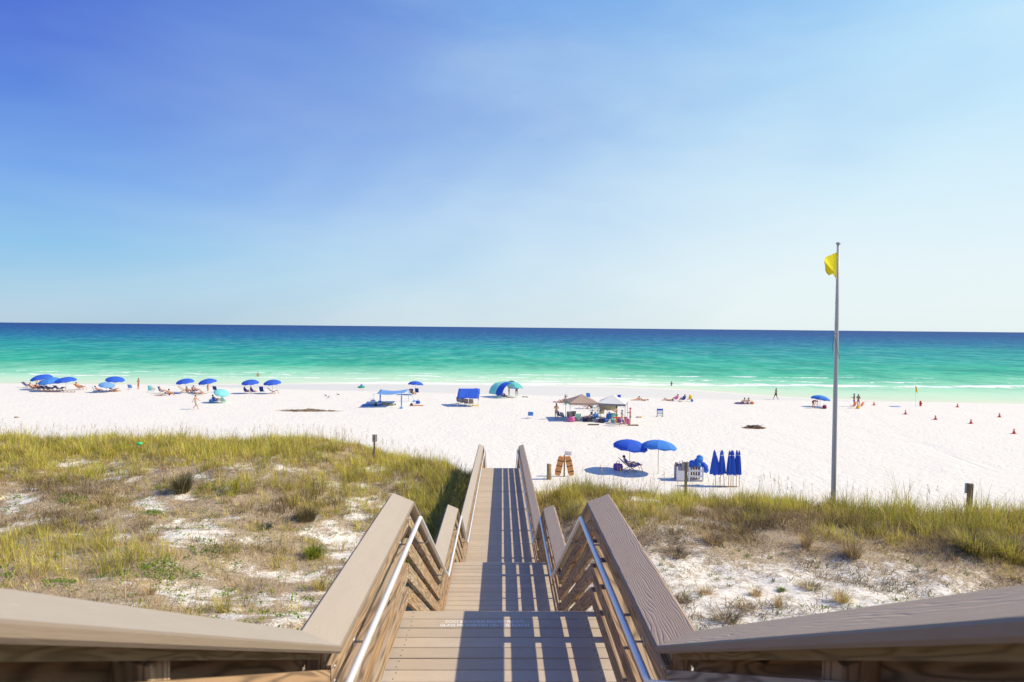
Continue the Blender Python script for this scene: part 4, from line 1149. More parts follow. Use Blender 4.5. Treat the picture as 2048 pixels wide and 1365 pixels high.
def closed_umbrella(pos, label, lean=(0, 0), spread=1.0, seed=0):
    root = empty('folded_umbrella', pos); tag(root, label, 'umbrella', 'folded blue umbrellas standing in a row')
    Mt = Euler((R(lean[0]), R(lean[1]), 0)).to_matrix(); rr = random.Random(seed)
    p = MB(); p.tube([Mt @ Vector((0, 0, -.3)), Mt @ Vector((0, 0, 2.32))], 0.021, 8); p.build('pole', WOODY if seed % 2 else POLEW, root, True)
    prof = [(2.30, .012), (2.20, .050), (2.06, .070), (1.98, .062), (1.75, .085), (1.40, .108), (1.05, .122), (0.80, .128)]
    grid = []; n = 24; ph = [rr.uniform(-.02, .02) for _ in range(n)]; hem = [rr.uniform(-.07, .05) for _ in range(n)]
    for i, (z, r) in enumerate(prof):
        row = []
        for kx in range(n):
            a = 2 * math.pi * kx / n; t = i / 7
            q = r * (1 + (spread - 1) * t) * (1 + .26 * t * math.cos(a * 8 + seed)) + ph[kx] * t
            row.append(Mt @ Vector((q * math.cos(a), q * math.sin(a), z + (hem[kx] * t * t))))
        grid.append(row)
    c = MB(); c.sheet(grid, 0.01, closed=True); c.build('folded_canopy', BLUE, root)
    s = MB(); s.lathe([(.085, 1.985), (.085, 2.01)], 14, Mt); s.build('tie', WPLAST, root)
    return root
def lounger(pos, face, label, mat=BLUE, group='wooden beach loungers', frame=WOODY, proto=[]):
    """low wooden sling lounger: crossed side frames, slung cloth from the head bar to the foot bar; feet towards +Y"""
    root = empty('beach_lounger', pos, R(face)); tag(root, label, 'lounger', group)
    w = 0.31
    for s in (-1, 1):
        b = MB(); b.bar((s * w, -.62, .88), (s * w, .48, .02), .045, .03, (0, 1, 1)); b.build('back_rail', frame, root)
        b = MB(); b.bar((s * (w - .05), -.42, .02), (s * (w - .05), .78, .52), .045, .03, (0, 1, 1)); b.build('seat_rail', frame, root)
        b = MB(); b.bar((s * (w - .02), .74, .50), (s * (w - .02), .92, .03), .04, .03, (0, 1, 1)); b.build('leg', frame, root)
    for y, z in ((-.60, .865), (.76, .512), (.46, .04)):
        b = MB(); b.bar((-w - .03, y, z), (w + .03, y, z), .04, .03); b.build('cross_bar', frame, root)
    pts = [(-.63, .905), (-.42, .66), (-.18, .44), (.05, .335), (.30, .36), (.55, .46), (.78, .55)]
    c = MB(); c.sheet([[(x, y, z - (.02 if abs(x) < .1 else 0)) for x in (-.26, -.13, 0, .13, .26)] for y, z in pts], .012); c.build('sling', mat, root, True)
    return root
def low_chair(pos, face, label, mat=BLUE, group='low folding beach chairs', frame=WMETAL, h=.28, tall=.55):
    root = empty('beach_chair', pos, R(face)); tag(root, label, 'chair', group)
    w = .28
    f = MB()
    for s in (-1, 1):
        f.tube([(s * w, -.36, h + tall), (s * w, -.10, h), (s * w, .14, .015), (s * w, -.02, .015)], .011, 6)
        f.tube([(s * w, .26, h + .04), (s * w, -.12, .015), (s * w, .02, .015)], .011, 6)
    f.tube([(-w, -.36, h + tall), (w, -.36, h + tall)], .011, 6); f.tube([(-w, .26, h + .04), (w, .26, h + .04)], .011, 6)
    f.tube([(-w, -.10, .015), (w, -.10, .015)], .009, 6)
    f.build('frame', frame, root, True)
    c = MB(); c.sheet([[(x, y, z - .02 * (1 - (x / w) ** 2)) for x in (-w, -.12, 0, .12, w)] for y, z in ((-.12, h), (.02, h - .01), (.14, h), (.26, h + .04))], .01); c.build('seat', mat, root, True)
    c = MB(); c.sheet([[(x, y - .02 * (1 - (x / w) ** 2), z) for x in (-w, -.12, 0, .12, w)] for y, z in ((-.14, h + .06), (-.24, h + .28), (-.36, h + tall))], .01); c.build('backrest', mat, root, True)
    for s in (-1, 1):
        b = MB(); b.bar((s * w * 1.06, -.26, h + .27), (s * w * 1.06, .16, h + .24), .05, .02); b.build('armrest', frame, root)
    return root
def gazebo(pos, rz, label, mat, valance, size=3.0, eave=1.95, peak=2.85):
    root = empty('canopy_tent', pos, rz); tag(root, label, 'tent', 'pop up canopies in the crowded camp')
    a = size / 2
    for sx in (-1, 1):
        for sy in (-1, 1):
            l = MB(); l.box((sx * (a - .04), sy * (a - .04), eave / 2), (.045, .045, eave)); l.box((sx * (a - .04), sy * (a - .04), .01), (.12, .12, .02)); l.build('leg', STEEL, root)
    n = 8
    for sx, sy in ((0, -1), (1, 0), (0, 1), (-1, 0)):
        g = []
        for i in range(n + 1):
            t = i / n; row = []
            for j in range(n + 1):
                u = (j / n * 2 - 1) * t * a
                z = peak - (peak - eave) * (t ** 0.85) - .04 * math.sin(j / n * math.pi) * t
                p = (u, -t * a) if sy == -1 else (t * a, u) if sx == 1 else (-u, t * a) if sy == 1 else (-t * a, -u)
                row.append((p[0] + .0005 * sx, p[1] + .0005 * sy, z))
            g.append(row)
        m = MB(); m.sheet(g, .004); m.build('roof_panel', mat, root, False)
    for sx, sy in ((0, -1), (1, 0), (0, 1), (-1, 0)):
        m = MB()
        g = []
        for z, o in ((eave - .012, .004), (eave - .24, .02)):
            row = []
            for j in range(9):
                u = (j / 8 * 2 - 1) * (a - .012); q = a + o - .001
                dz = -.02 * math.sin(j / 8 * math.pi) if z > eave - .1 else (.05 if 0 < j < 8 and j % 2 else 0) * .4
                row.append((u, -q, z + dz) if sy == -1 else (q, u, z + dz) if sx == 1 else (-u, q, z + dz) if sy == 1 else (-q, -u, z + dz))
            g.append(row)
        m.sheet(g, .004); m.build('valance', valance, root)
    # scissor struts between the legs
    for sx, sy in ((0, -1), (0, 1), (1, 0), (-1, 0)):
        b = MB(); q = a - .04
        e = (lambda t, z: (t, sy * q, z)) if sy else (lambda t, z: (sx * q, t, z))
        b.bar(e(-q, eave - .06), e(0, eave - .34), .02, .02); b.bar(e(-q, eave - .40), e(0, eave - .10), .02, .02); b.bar(e(0, eave - .34), e(q, eave - .06), .02, .02); b.bar(e(0, eave - .10), e(q, eave - .40), .02, .02)
        b.build('strut', STEEL, root)
    return root
def towel(pos, face, label, mat, l=1.8, w=.85, group='towels on the sand'):
    rr = random.Random(int(pos[0] * 91) + 3)
    m = MB(); m.sheet([[(x * w, y * l, .03 + .035 * rr.random()) for x in (-.5, -.17, .17, .5)] for y in (-.5, -.3, -.1, .1, .3, .5)][::-1], .012)
    o = m.build('towel', mat, None, True, pos, (0, 0, R(face))); tag(o, label, 'towel', group); return o
def bag(pos, label, mat, s=.38, group='bags on the sand'):
    root = empty('beach_bag', pos, rng.uniform(-.5, .5)); tag(root, label, 'bag', group)
    m = MB(); m.lathe([(.30 * s, 0), (.52 * s, .05), (.56 * s, .5 * s), (.46 * s, .85 * s), (.40 * s, .87 * s)], 12, Matrix(((1.2, 0, 0), (0, .75, 0), (0, 0, 1)))); m.build('bag_body', mat, root, True)
    for y in (-.2, .2):
        h = MB(); h.tube([(-.22 * s, y * s, .85 * s), (-.16 * s, y * s, 1.2 * s), (.16 * s, y * s, 1.2 * s), (.22 * s, y * s, .85 * s)], .012, 6); h.build('handle', mat, root)
    return root
def cooler(pos, face, label, mat, w=.55, lidm=WPLAST, group='coolers in the camp'):
    root = empty('cooler', pos, R(face)); tag(root, label, 'cooler', group)
    m = MB(); m.box((0, 0, .17), (w, .34, .34)); m.build('box', mat, root)
    m = MB(); m.box((0, 0, .375), (w + .03, .37, .065)); m.build('lid', lidm, root)
    m = MB(); m.tube([(-w / 2 - .03, 0, .25), (-w / 2 - .05, 0, .42), (w / 2 + .05, 0, .42), (w / 2 + .03, 0, .25)], .012, 6); m.build('handle', mat, root)
    return root

# ------------------------------------------------------------------ flagpole, signs and posts on the dune
def flagpole():
    b = at(1667, 1000, 20.6); b.z = tz(b.x, 20.6)
    top = at(1676.5, 489, 20.6); Hh = top.z - b.z
    root = empty('flagpole', b); tag(root, 'tall grey metal flagpole rising from the dune grass on the right', 'flagpole')
    dx = top.x - b.x
    p = MB(); p.tube([(0, 0, -.5), (dx * .25, 0, Hh * .25), (dx * .5, 0, Hh * .5), (dx * .75, 0, Hh * .75), (dx, 0, Hh)], [.083, .080, .074, .064, .044], 18); p.build('pole', STEEL, root, True)
    c = MB(); c.lathe([(.046, Hh - .01), (.075, Hh), (.085, Hh + .03), (.05, Hh + .07)], 14, None, (dx, 0, 0)); c.build('cap', STEEL, root, True)
    c = MB(); c.lathe([(.17, -.1), (.17, .12), (.10, .18)], 14, None, (0, 0, 0)); c.build('base_collar', STEEL, root, True)
    h = MB(); h.tube([(dx - .06, -.07, Hh - .05), (dx * .9 - .10, -.09, Hh * .84), (dx * .72 - .13, -.10, Hh * .70), (dx * .5 - .09, -.09, Hh * .3), (-.09, -.09, 1.3)], .008, 5); h.build('halyard', WPLAST, root)
    h = MB(); h.tube([(dx * .72 - .13, -.10, Hh * .70), (dx * .70 - .20, -.12, Hh * .66), (dx * .70 - .22, -.12, Hh * .63)], .006, 5); h.tube([(dx * .72 - .1, -.10, Hh * .68), (dx * .66, -.12, Hh * .63), (dx * .66 + .08, -.1, Hh * .61)], .006, 5); h.build('rope_end', BLACK, root)
    w = MB(); w.ball((dx * .72 - .13, -.10, Hh * .685), (.03, .03, .10), 8, 8); w.ball((dx * .72 - .12, -.10, Hh * .70), (.035, .03, .035), 8, 6); w.build('counterweight', STEEL, root, True)
    for hz in (.80, .735): 
        c = MB(); c.ball((dx * hz - .11, -.1, Hh * hz), (.022, .02, .04), 8, 6); c.build('clip', STEEL, root, True)
    # flag: hoist along the pole, cloth drooping and folded by the light wind
    f = MB(); g = []
    hoist0, hoist1 = Hh - .30, Hh - 1.26
    for i in range(17):
        t = i / 16; row = []
        for j in range(15):
            u = j / 14
            zt = hoist0 - .10 * u - .30 * u * u + (-.0) ; zb = hoist1 + .14 * math.sin(u * 3.1) + .10 * u
            x = -.05 - .70 * u * (1 - .45 * t) - .06 * math.sin(t * 3.14) * u + .05 * math.sin(6 * u + 3 * t)
            x += .20 * sst(.35, .75, t) * u * (1 - t) * -.4
            y = -.02 - .28 * u + .12 * math.sin(5.2 * u + 2.2 * t) * u + .05 * math.sin(11 * u + 4 * t) * u
            row.append((dx + x, y, zt * (1 - t) + zb * t))
        g.append(row)
    f.sheet(g, .004); o = f.build('yellow_flag', YELLOW, None, True, b)
    tag(o, 'large plain yellow flag drooping from the tall grey flagpole', 'flag')
flagpole()

def sign_post(px, y, top_py, pan_w, pan_h, label, post_w=.10, tilt=2.0):
    t = at(px, top_py, y); z0 = tz(t.x, y); Hh = t.z - z0
    root = empty('sign_post', (t.x, y, z0)); tag(root, label, 'sign', 'small signs on posts facing the beach')
    lx = math.tan(R(tilt)) * Hh
    p = MB(); vs = []
    for z, o in ((-.4, -.4 / Hh * lx), (Hh, lx)):
        vs += [(o - post_w / 2, -post_w / 2, z), (o + post_w / 2, -post_w / 2, z), (o + post_w / 2, post_w / 2, z), (o - post_w / 2, post_w / 2, z)]
    p.add(vs, [(3, 2, 1, 0), (4, 5, 6, 7), (0, 1, 5, 4), (1, 2, 6, 5), (2, 3, 7, 6), (3, 0, 4, 7)]); p.build('post', OLDW, root)
    q = MB(); q.box((lx * .9, post_w / 2 + .008, Hh - pan_h / 2 + .005), (pan_w, .008, pan_h), Matrix.Rotation(R(tilt), 3, 'Y')); q.build('sign_panel', SIGNB, root)
    for zz in (.25, .75):
        q = MB(); q.ball((lx * .9, -post_w / 2 - .004, Hh - pan_h * zz), (.012, .008, .012), 8, 5); q.build('bolt', BOLT, root)
sign_post(748.5, 25.6, 870, .22, .33, 'small sign panel on a brown post left of the boardwalk, on the dune crest', .075, .5)
sign_post(1372, 21.2, 925, .26, .34, 'small grey sign on a thin brown post in front of the chair stack', .085, .3)
sign_post(1937.5, 19.6, 968, .28, .36, 'small grey sign on a wooden post at the far right ridge', .125, 2.0)

def short_piling():
    p = GB(1098, 959); root = empty('wooden_piling', p); tag(root, 'short round wooden piling beside the orange rescue boards', 'post')
    m = MB(); m.tube([(0, 0, -.3), (0, 0, .98)], [.15, .145], 14); m.build('post', OLDW, root, True)
    m = MB(); m.lathe([(.155, .93), (.15, .96), (.02, .99)], 14); m.build('cap', OLDW, root, True)
short_piling()

def rescue_station():
    p = GB(1128.5, 953); root = empty('rescue_station', p); tag(root, 'rescue station post with two orange boards leaning on it', 'rescue station')
    m = MB(); m.tube([(0, 0, -.3), (0, 0, 1.42)], .055, 10); m.build('post', OLDW, root, True)
    m = MB(); m.bar((-.38, 0, 1.30), (.38, 0, 1.30), .05, .05); m.build('cross_arm', OLDW, root)
    m = MB(); m.box((.24, .06, 1.52), (.46, .012, .26), Matrix.Rotation(R(5), 3, 'Y')); m.build('sign_panel', WPLAST, root)
    for s in (-1, 1):
        Mt = Matrix.Rotation(R(s * (-9 if s > 0 else -10)), 3, 'Y')
        Mt = Matrix.Rotation(R(-12 * s), 3, 'Y')
        c = Vector((s * .34, -.10, .72)); g = []
        n = 20; per = []
        for kx in range(n):
            a = 2 * math.pi * kx / n; ca, sa = math.cos(a), math.sin(a)
            per.append((.20 * abs(ca) ** .4 * (1 if ca > 0 else -1), .66 * abs(sa) ** .4 * (1 if sa > 0 else -1)))
        vs = []
        for yy, f in ((-.05, .94), (-.035, 1), (.035, 1), (.05, .94)):
            vs += [Mt @ Vector((q[0] * f, yy, q[1] * f)) + c for q in per]
        fs = [(i * n + kx, i * n + (kx + 1) % n, (i + 1) * n + (kx + 1) % n, (i + 1) * n + kx) for i in range(3) for kx in range(n)]
        fs += [tuple(range(n))[::-1], tuple(3 * n + kx for kx in range(n))]
        m = MB(); m.add(vs, fs); b = m.build('rescue_board', RINGO, root)
        for z in (-.38, .0, .34):
            t = MB(); t.box(Mt @ Vector((0, -.002, z)) + c, (.415, .112, .055), Mt); t.build('strap', BLACK, b)
rescue_station()

# ------------------------------------------------------------------ the rental stand: pair of open umbrellas, lounger, folded stock
u1 = GB(1259, 943); u2 = GB(1316, 948)
umbrella(u1, 'nearer left of two big open blue umbrellas, over the lounger', BLUE, 1.20, 2.22, (2, 5), rz=.2)
umbrella(u2, 'big open blue umbrella right of the one over the lounger', BLUE2, 1.20, 2.35, (-5, 5), rz=.25)
lg = GB(1257, 943)
lounger(lg, -82, 'wooden lounger with blue sling under the big open umbrella', BLUE)
person(lg + Vector((.05, 0, .02)), 'lounge', -82, 'person in blue lying back on the lounger under the big umbrella', 0, HAIRB, BLUE2, (BLUE, .5), 1.7)
bag(GB(1236, 941), 'purple and grey bag behind the lounger under the big umbrella', PURPLE, .52)
def chair_stack():
    p = GB(1378, 960)
    root = empty('chair_rack', p, R(-4)); tag(root, 'white rental rack with hanging boards at the edge of the dune grass', 'rack')
    for x in (-.85, -.1, .78):
        for y in (-.35, .35):
            m = MB(); m.box((x, y, .42), (.09, .09, .98)); m.build('post', WPLAST, root)
    for y in (-.40,):
        for z in (.34, .70):
            m = MB(); m.box((.33, y, z), (.95, .02, .13)); m.build('rail', WPLAST, root)
        m = MB(); m.box((-.56, y, .36), (.54, .02, .66)); m.build('panel', WPLAST, root)
    m = MB(); m.box((0, .40, .5), (1.75, .02, .14)); m.build('rail', WPLAST, root)
    m = MB(); m.box((0, 0, .05), (1.6, .6, .05)); m.build('base_board', WPLAST, root)
    # folded wooden loungers standing on edge in the rack
    for k in range(9):
        x = -.72 + k * .165
        r2 = empty('folded_lounger', p + Vector((x, .02, .08)), R(-4)); tag(r2, 'folded wooden lounger with blue sling stacked upright in the white rack', 'lounger', 'folded loungers in the white rack')
        for yy in (-.26, .26):
            b = MB(); b.bar((0, yy, .0), (.0, yy, 1.02 + .05 * (k % 3)), .05, .035, (1, 0, 0)); b.build('side_rail', WOODY, r2)
        for zz in (.12, .92):
            b = MB(); b.bar((.0, -.24, zz), (.0, .24, zz), .04, .03); b.build('cross_bar', WOODY, r2)
        c = MB(); c.sheet([[(.035 + .02 * math.sin(z * 5), y, z) for y in (-.22, 0, .22)] for z in (.10, .35, .6, .85, .98)], .012); c.build('sling', BLUE2, r2, True)
    q = GB(1352, 958)
    m = MB(); m.tube([(0, 0, -.3), (0, 0, .95)], .045, 8); m.ball((0, 0, 1.0), .10, 8, 6); o = m.build('wooden_stake', OLDW, None, True, q); tag(o, 'thin dark wooden stake with a knob left of the white rack', 'stake')
    # blue cushions heaped on top
    pr = random.Random(4)
    root = empty('cushion_heap', p + Vector((.42, -.05, .98)), 0); tag(root, 'heap of crumpled blue cushions piled on top of the white rack', 'cushions')
    for k, (x, z, a, s) in enumerate(((-.15, .12, 10, .38), (.12, .26, -25, .40), (.30, .10, 30, .36), (.05, .10, 60, .40), (.48, -.05, 60, .38), (.60, -.22, 75, .34), (-.30, .05, -10, .30), (.25, .38, 40, .28))):
        m = MB(); Mt = Euler((pr.uniform(-.4, .4), R(a), pr.uniform(-1, 1))).to_matrix()
        vs0 = len(m.v); m.ball((x * 1.08, pr.uniform(-.22, .10), z * 1.2), (s * .78, .24, .19), 16, 10, Mt)
        m.v = [tuple(c + .035 * (mnoise.noise(Vector(v_) * 6 + Vector((k, 0, 0)))) for c in v_) for v_ in m.v]
        m.build('cushion', BLUE2 if k % 2 else BLUE, root, True)
chair_stack()
for k, (px, ln, sp, lab) in enumerate(((1431.5, (0, -3), 1.75, 'leftmost folded umbrella of the row, skirt spread widest'), (1440, (0, 1), 1.15, 'second folded umbrella from the left of the standing row'),
        (1448.5, (0, -4), .95, 'slim folded umbrella standing with a gap on either side'), (1457, (0, 1), 1.15, 'fourth folded umbrella from the left of the standing row'), (1461.5, (2, 0), 1.05, 'folded umbrella half hidden in the middle of the row'),
        (1466, (0, -1), 1.2, 'folded umbrella with the lowest hem in the row'), (1472.5, (0, 0), 1.0, 'folded umbrella second from the right end of the row'), (1478.5, (0, -1), 1.0, 'rightmost folded umbrella of the standing row'))):
    p = GB(px, 973 + (k % 2) * 1.5); closed_umbrella(p, lab, ln, sp * (1.35 if k == 0 else 1.0), k)
q = GB(1452, 974); m = MB(); m.bar((-.75, 0, .06), (.65, 0, .06), .06, .05)
o = m.build('base_plank', OLDW, None, False, q + Vector((0, -.16, 0))); tag(o, 'low weathered plank lying at the foot of the folded umbrellas', 'plank')

# ------------------------------------------------------------------ left-hand camps along the water
def P(px, py): return GB(px, py)
umbrella(P(84, 779), 'blue umbrella at the far left, farthest back of three overlapping', BLUE, 1.42, 2.25, (6, -10))
umbrella(P(100, 783), 'middle of the three overlapping blue umbrellas at far left', BLUE2, 1.40, 2.0, (10, -8), rz=.3)
umbrella(P(132, 783), 'right one of the three overlapping blue umbrellas at far left', BLUE, 1.40, 2.1, (4, -7), rz=.1)
lounger(P(53, 776), -90, 'empty blue lounger at the far left edge of the beach', NAVY)
lounger(P(66, 781), -90, 'lounger with a sunbather left of the three overlapping umbrellas', NAVY)
person(P(66, 781) + Vector((0, 0, .02)), 'lounge', -90, 'sunbather on the lounger left of the three overlapping umbrellas', 0, HAIRB, None, (RED, .4), chest_band=RED)
lounger(P(79, 782), -90, 'lounger with a sunbather under the first overlapping umbrella', NAVY)
person(P(79, 782) + Vector((0, 0, .02)), 'lounge', -90, 'sunbather on the lounger under the first overlapping umbrella', 1, HAIRD, None, (NAVY, .4))
for px, lab in ((89.5, 'left'), (98.5, 'middle')):
    lounger(P(px, 783), -12, 'navy lounger facing the sea, %s under the overlapping umbrellas' % lab, NAVY)
lounger(P(117, 783), -12, 'navy lounger facing the sea under the right overlapping umbrella', NAVY)
m = MB()
m.bar((0, 0, .22), (4.4, 0, .22), .04, .05); m.bar((0, 0, .04), (4.4, 0, .04), .04, .05)
for k in range(9): m.bar((.05 + k * .54, 0, .01), (.05 + k * .54, 0, .22), .05, .04, (0, 1, 0))
o = m.build('wooden_bench', WOODY, None, False, P(88, 785)); tag(o, 'long low slatted wooden bench in front of the three overlapping umbrellas', 'bench')
person(P(76, 775), 'stand', 30, 'person in white standing behind the far left umbrellas', 1, HAIRD, WHITE, (WHITE, .6))
lounger(P(158, 780), -90, 'wooden lounger alone right of the far left umbrellas', ORANGE)
person(P(158, 780) + Vector((0, 0, .02)), 'lounge', -90, 'sunbather in aqua on the lone lounger', 1, HAIRB, None, (AQUA, .4))
umbrella(P(230, 783), 'blue umbrella beside the small light blue one, over two loungers', BLUE, 1.25, 2.2, (4, 6))
umbrella(P(213, 785), 'small light blue umbrella leaning low beside a blue one', LBLUE, 1.0, 1.45, (6, 12), bend=.8)
low_chair(P(190, 785), -60, 'navy chair left of the small light blue umbrella', NAVY)
low_chair(P(197, 786), -60, 'red chair under the small light blue umbrella', RED)
person(P(197, 786), 'chair', -60, 'person sitting on the red chair under the light blue umbrella', 1, HAIRD, RED, (DGREY, .5))
lounger(P(224, 784), -80, 'navy lounger under the umbrella beside the light blue one', NAVY)
person(P(229, 784), 'lie', -90, 'sunbather lying right of the small light blue umbrella', 0, HAIRB, WHITE, (NAVY, .4))
person(P(277, 779), 'hold', 160, 'woman in a red swimsuit standing at the waterline on the left', 1, HAIRD, None, (RED, .15), 1.68, True, chest_band=RED)
low_chair(P(261, 780), 10, 'light blue chair left of the woman in the red swimsuit', LBLUE)
low_chair(P(301, 785), 20, 'aqua tall backed chair left of the white chair', AQUA, tall=.75)
low_chair(P(308, 785), 20, 'white chair right of the aqua tall backed chair', WHITE)
low_chair(P(322, 787), -40, 'navy chair with its back turned, behind the man on the sand', NAVY, tall=.7)
person(P(325, 787), 'chair', -40, 'person sitting on the navy chair behind the man on the sand', 0, HAIRB, None, (NAVY, .5))
person(P(338, 791), 'ground', -80, 'bare chested man sitting on the sand left of the umbrellas', 1, HAIRD, None, (DGREY, .5))
person(P(322, 792), 'prone', 90, 'person lying face down left of the bare chested man', 0, HAIRB, None, (DGREY, .2), chest_band=DGREY)
towel(P(349, 788), -90, 'blue and green towel right of the bare chested man', BLUE2)
umbrella(P(371, 787), 'left blue umbrella of the pair above the seated group', BLUE, 1.22, 2.15, (5, -6))
umbrella(P(416, 787), 'right blue umbrella of the pair above the seated group', BLUE, 1.22, 2.15, (5, -9), rz=.2)
lounger(P(366, 785), -90, 'wooden lounger under the left umbrella of the seated group', BEIGE)
person(P(374, 786), 'ground', -80, 'person sitting under the left umbrella of the seated group', 1, HAIRD, MAROON, (ORANGE, .4))
person(P(387, 786), 'chair', -150, 'person on a blue chair between the two umbrellas of the seated group', 1, HAIRD, None, (NAVY, .5))
low_chair(P(387, 786), -150, 'blue chair between the two umbrellas of the seated group', BLUE)
person(P(400, 789), 'lie', -80, 'sunbather lying in front of the seated group', 1, HAIRB, None, (NAVY, .3), chest_band=NAVY)
person(P(393, 785), 'chair', -80, 'person reclining behind the sunbather of the seated group', 1, HAIRB, GREYC, (NAVY, .4))
towel(P(398, 790), -85, 'pale towel under the sunbather of the seated group', WHITE)
person(P(416, 783), 'hold', 170, 'person standing under the right umbrella of the seated group', 0, HAIRL, WHITE, (GREYC, .4), 1.6)
low_chair(P(431, 785), 0, 'empty navy chair right of the seated group', NAVY, tall=.6, h=.34)
person(P(391, 819), 'walk', -90, 'bare chested boy in aqua shorts walking across the empty sand', 1, HAIRB, None, (AQUA, .55), 1.68)
umbrella(P(442, 806), 'aqua umbrella tilted toward the dune', AQUA, .92, 1.72, (14, 18), bend=.9)
low_chair(P(431, 806), -25, 'blue chair with a man under the aqua umbrella', BLUE, h=.2, tall=.5)
person(P(431, 805), 'chair', -25, 'man on the blue chair under the aqua umbrella', 1, HAIRD, None, (DGREY, .6))
low_chair(P(447, 807), 0, 'green chair with a child under the aqua umbrella', MINT, h=.2, tall=.5)
person(P(447, 806), 'chair', 0, 'blond child on the green chair under the aqua umbrella', 0, HAIRL, None, (MINT, .4), 1.3)
bag(P(423, 806), 'pale blue bag left of the blue chair under the aqua umbrella', LBLUE, .5)
umbrella(P(501, 788), 'blue umbrella over two people in chairs, left of another', BLUE, 1.22, 2.1, (5, -3))
umbrella(P(545, 788), 'blue umbrella over an empty reclining chair, at the open sand', BLUE, 1.22, 2.1, (5, -4), rz=.25)
for px, cm, lab, sk in ((493, ORANGE, 'left', 1), (506, NAVY, 'right', 0)):
    low_chair(P(px, 788), -20, 'low chair occupied, %s of two under one blue umbrella' % lab, NAVY)
    person(P(px, 787), 'chair', -20, 'person seated %s of two under one blue umbrella' % lab, sk, HAIRB, None, (cm, .5))
low_chair(P(524, 788), 0, 'tall navy chair between two blue umbrellas', NAVY, h=.34, tall=.75)
lounger(P(544, 788), -70, 'navy reclining chair empty under its blue umbrella', NAVY)
s = G(516, 753.5, 60); person(Vector((s.x, s.y, -.95)), 'akimbo', 10, 'bather standing waist deep in the sea, left of the centre', 1, HAIRD, None, (BLACK, .5), 1.8)
s = G(1343, 772, 60); person(Vector((s.x, s.y, -.85)), 'hold', -60, 'bather in a blue shirt standing in the shallow surf', 1, HAIRD, LBLUE, (BLACK, .5), 1.7)
person(P(1552, 800), 'walk', 100, 'bather in dark shorts wading along the shallow water edge', 2, HAIRD, BEIGE, (BLACK, .6), 1.72)

# ------------------------------------------------------------------ middle of the beach
def sail_shade():
    c = [P(803, 816), P(748, 816), P(761, 804), P(817, 803)]          # near right, near left, far left, far right
    root = empty('sail_canopy', c[0]); tag(root, 'light blue fabric sail canopy stretched on poles with sand bag anchors', 'canopy')
    o = c[0]; tops = [q - o + Vector((0, 0, h)) for q, h in zip(c, (1.82, 1.78, 1.62, 1.62))]
    for q, t in zip(c, tops):
        m = MB(); m.tube([q - o + Vector((0, 0, -.2)), t], .022, 8); m.build('pole', LBLUE, root, True)
    g = []
    for i in range(13):
        v_ = i / 12; row = []
        for j in range(13):
            u = j / 12
            p_ = (tops[1] * (1 - u) + tops[0] * u) * (1 - v_) + (tops[2] * (1 - u) + tops[3] * u) * v_
            e = math.sin(u * math.pi) * math.sin(v_ * math.pi); ed = math.sin(u * math.pi) * (1 - math.sin(v_ * math.pi)) + math.sin(v_ * math.pi) * (1 - math.sin(u * math.pi))
            row.append(p_ + Vector((0, 0, -.38 * ed * .6 - .22 * e)))
        g.append(row)
    m = MB(); m.sheet(g, .005); m.build('canopy_cloth', LBLUE, root, True)
    for t, px, py in ((tops[1], 729, 815), (tops[0], 803, 817.5), (tops[2], 760, 804.5), (tops[3], 829, 804)):
        e = P(px, py) - o + Vector((0, 0, .10)); m = MB(); g2 = []
        dv = (e - t); sd = Vector((1, 0, 0)) if abs(dv.x) < .5 else Vector((0, 1, .3))
        for kx in range(8):
            s_ = kx / 7; w = .05 + .04 * math.sin(s_ * 3.1); g2.append([t + dv * s_ + sd * (w * f_) for f_ in (-1, 0, 1)])
        m.sheet(g2, .006); m.build('tail', LBLUE, root, True)
        m = MB(); m.ball(e - Vector((0, 0, .02)), (.24, .18, .13), 10, 7); m.build('sand_bag', LBLUE, root, True)
sail_shade()
towel(P(745, 811), -90, 'blue blanket spread under the sail canopy', LBLUE, 2.6, 1.5)
person(P(772, 810), 'lie', 100, 'person in patterned clothes lying under the sail canopy', 1, HAIRL, GREYC, (BEIGE, .7))
person(P(779, 812), 'lie', 95, 'person lying at the front edge under the sail canopy', 0, HAIRB, GREENC, (GREYC, .7))
bag(P(746, 807), 'white bag on the blanket under the sail canopy', WHITE, .5)
bag(P(750, 813), 'small black bag on the blanket under the sail canopy', BLACK, .4)
towel(P(834, 812), -85, 'orange towel right of the sail canopy', ORANGE, 1.7, .6)
bag(P(836, 808), 'blue bag on the orange towel right of the sail canopy', BLUE, .45)
bag(P(823, 812), 'dark bag left on the orange towel', DGREY, .3)
umbrella(P(831, 790), 'bright blue umbrella alone behind the sail canopy', BLUE, 1.15, 2.1, (-6, 3))
low_chair(P(823, 790), 0, 'navy chair with a person behind the sail canopy', NAVY, tall=.65)
person(P(825, 791), 'chair', -40, 'person in a dark hat on the navy chair behind the sail canopy', 1, HAIRD, DGREY, (DGREY, .5), hat=DGREY)
low_chair(P(834, 789), 0, 'empty navy chair under the umbrella behind the sail canopy', NAVY, tall=.65)
def toy():
    p = P(723, 776); root = empty('inflatable_ring', p); tag(root, 'small green inflatable ring with a blue cushion lying at the water edge', 'toy')
    m = MB(); pts = [(.45 * math.cos(a), .45 * math.sin(a), .14) for a in [2 * math.pi * k / 16 for k in range(17)]]; m.tube(pts, .14, 8); m.build('ring', GREENC, root, True)
    m = MB(); m.ball((0, 0, .38), (.20, .3, .26), 10, 7); m.build('cushion', BLUE2, root, True)
toy()
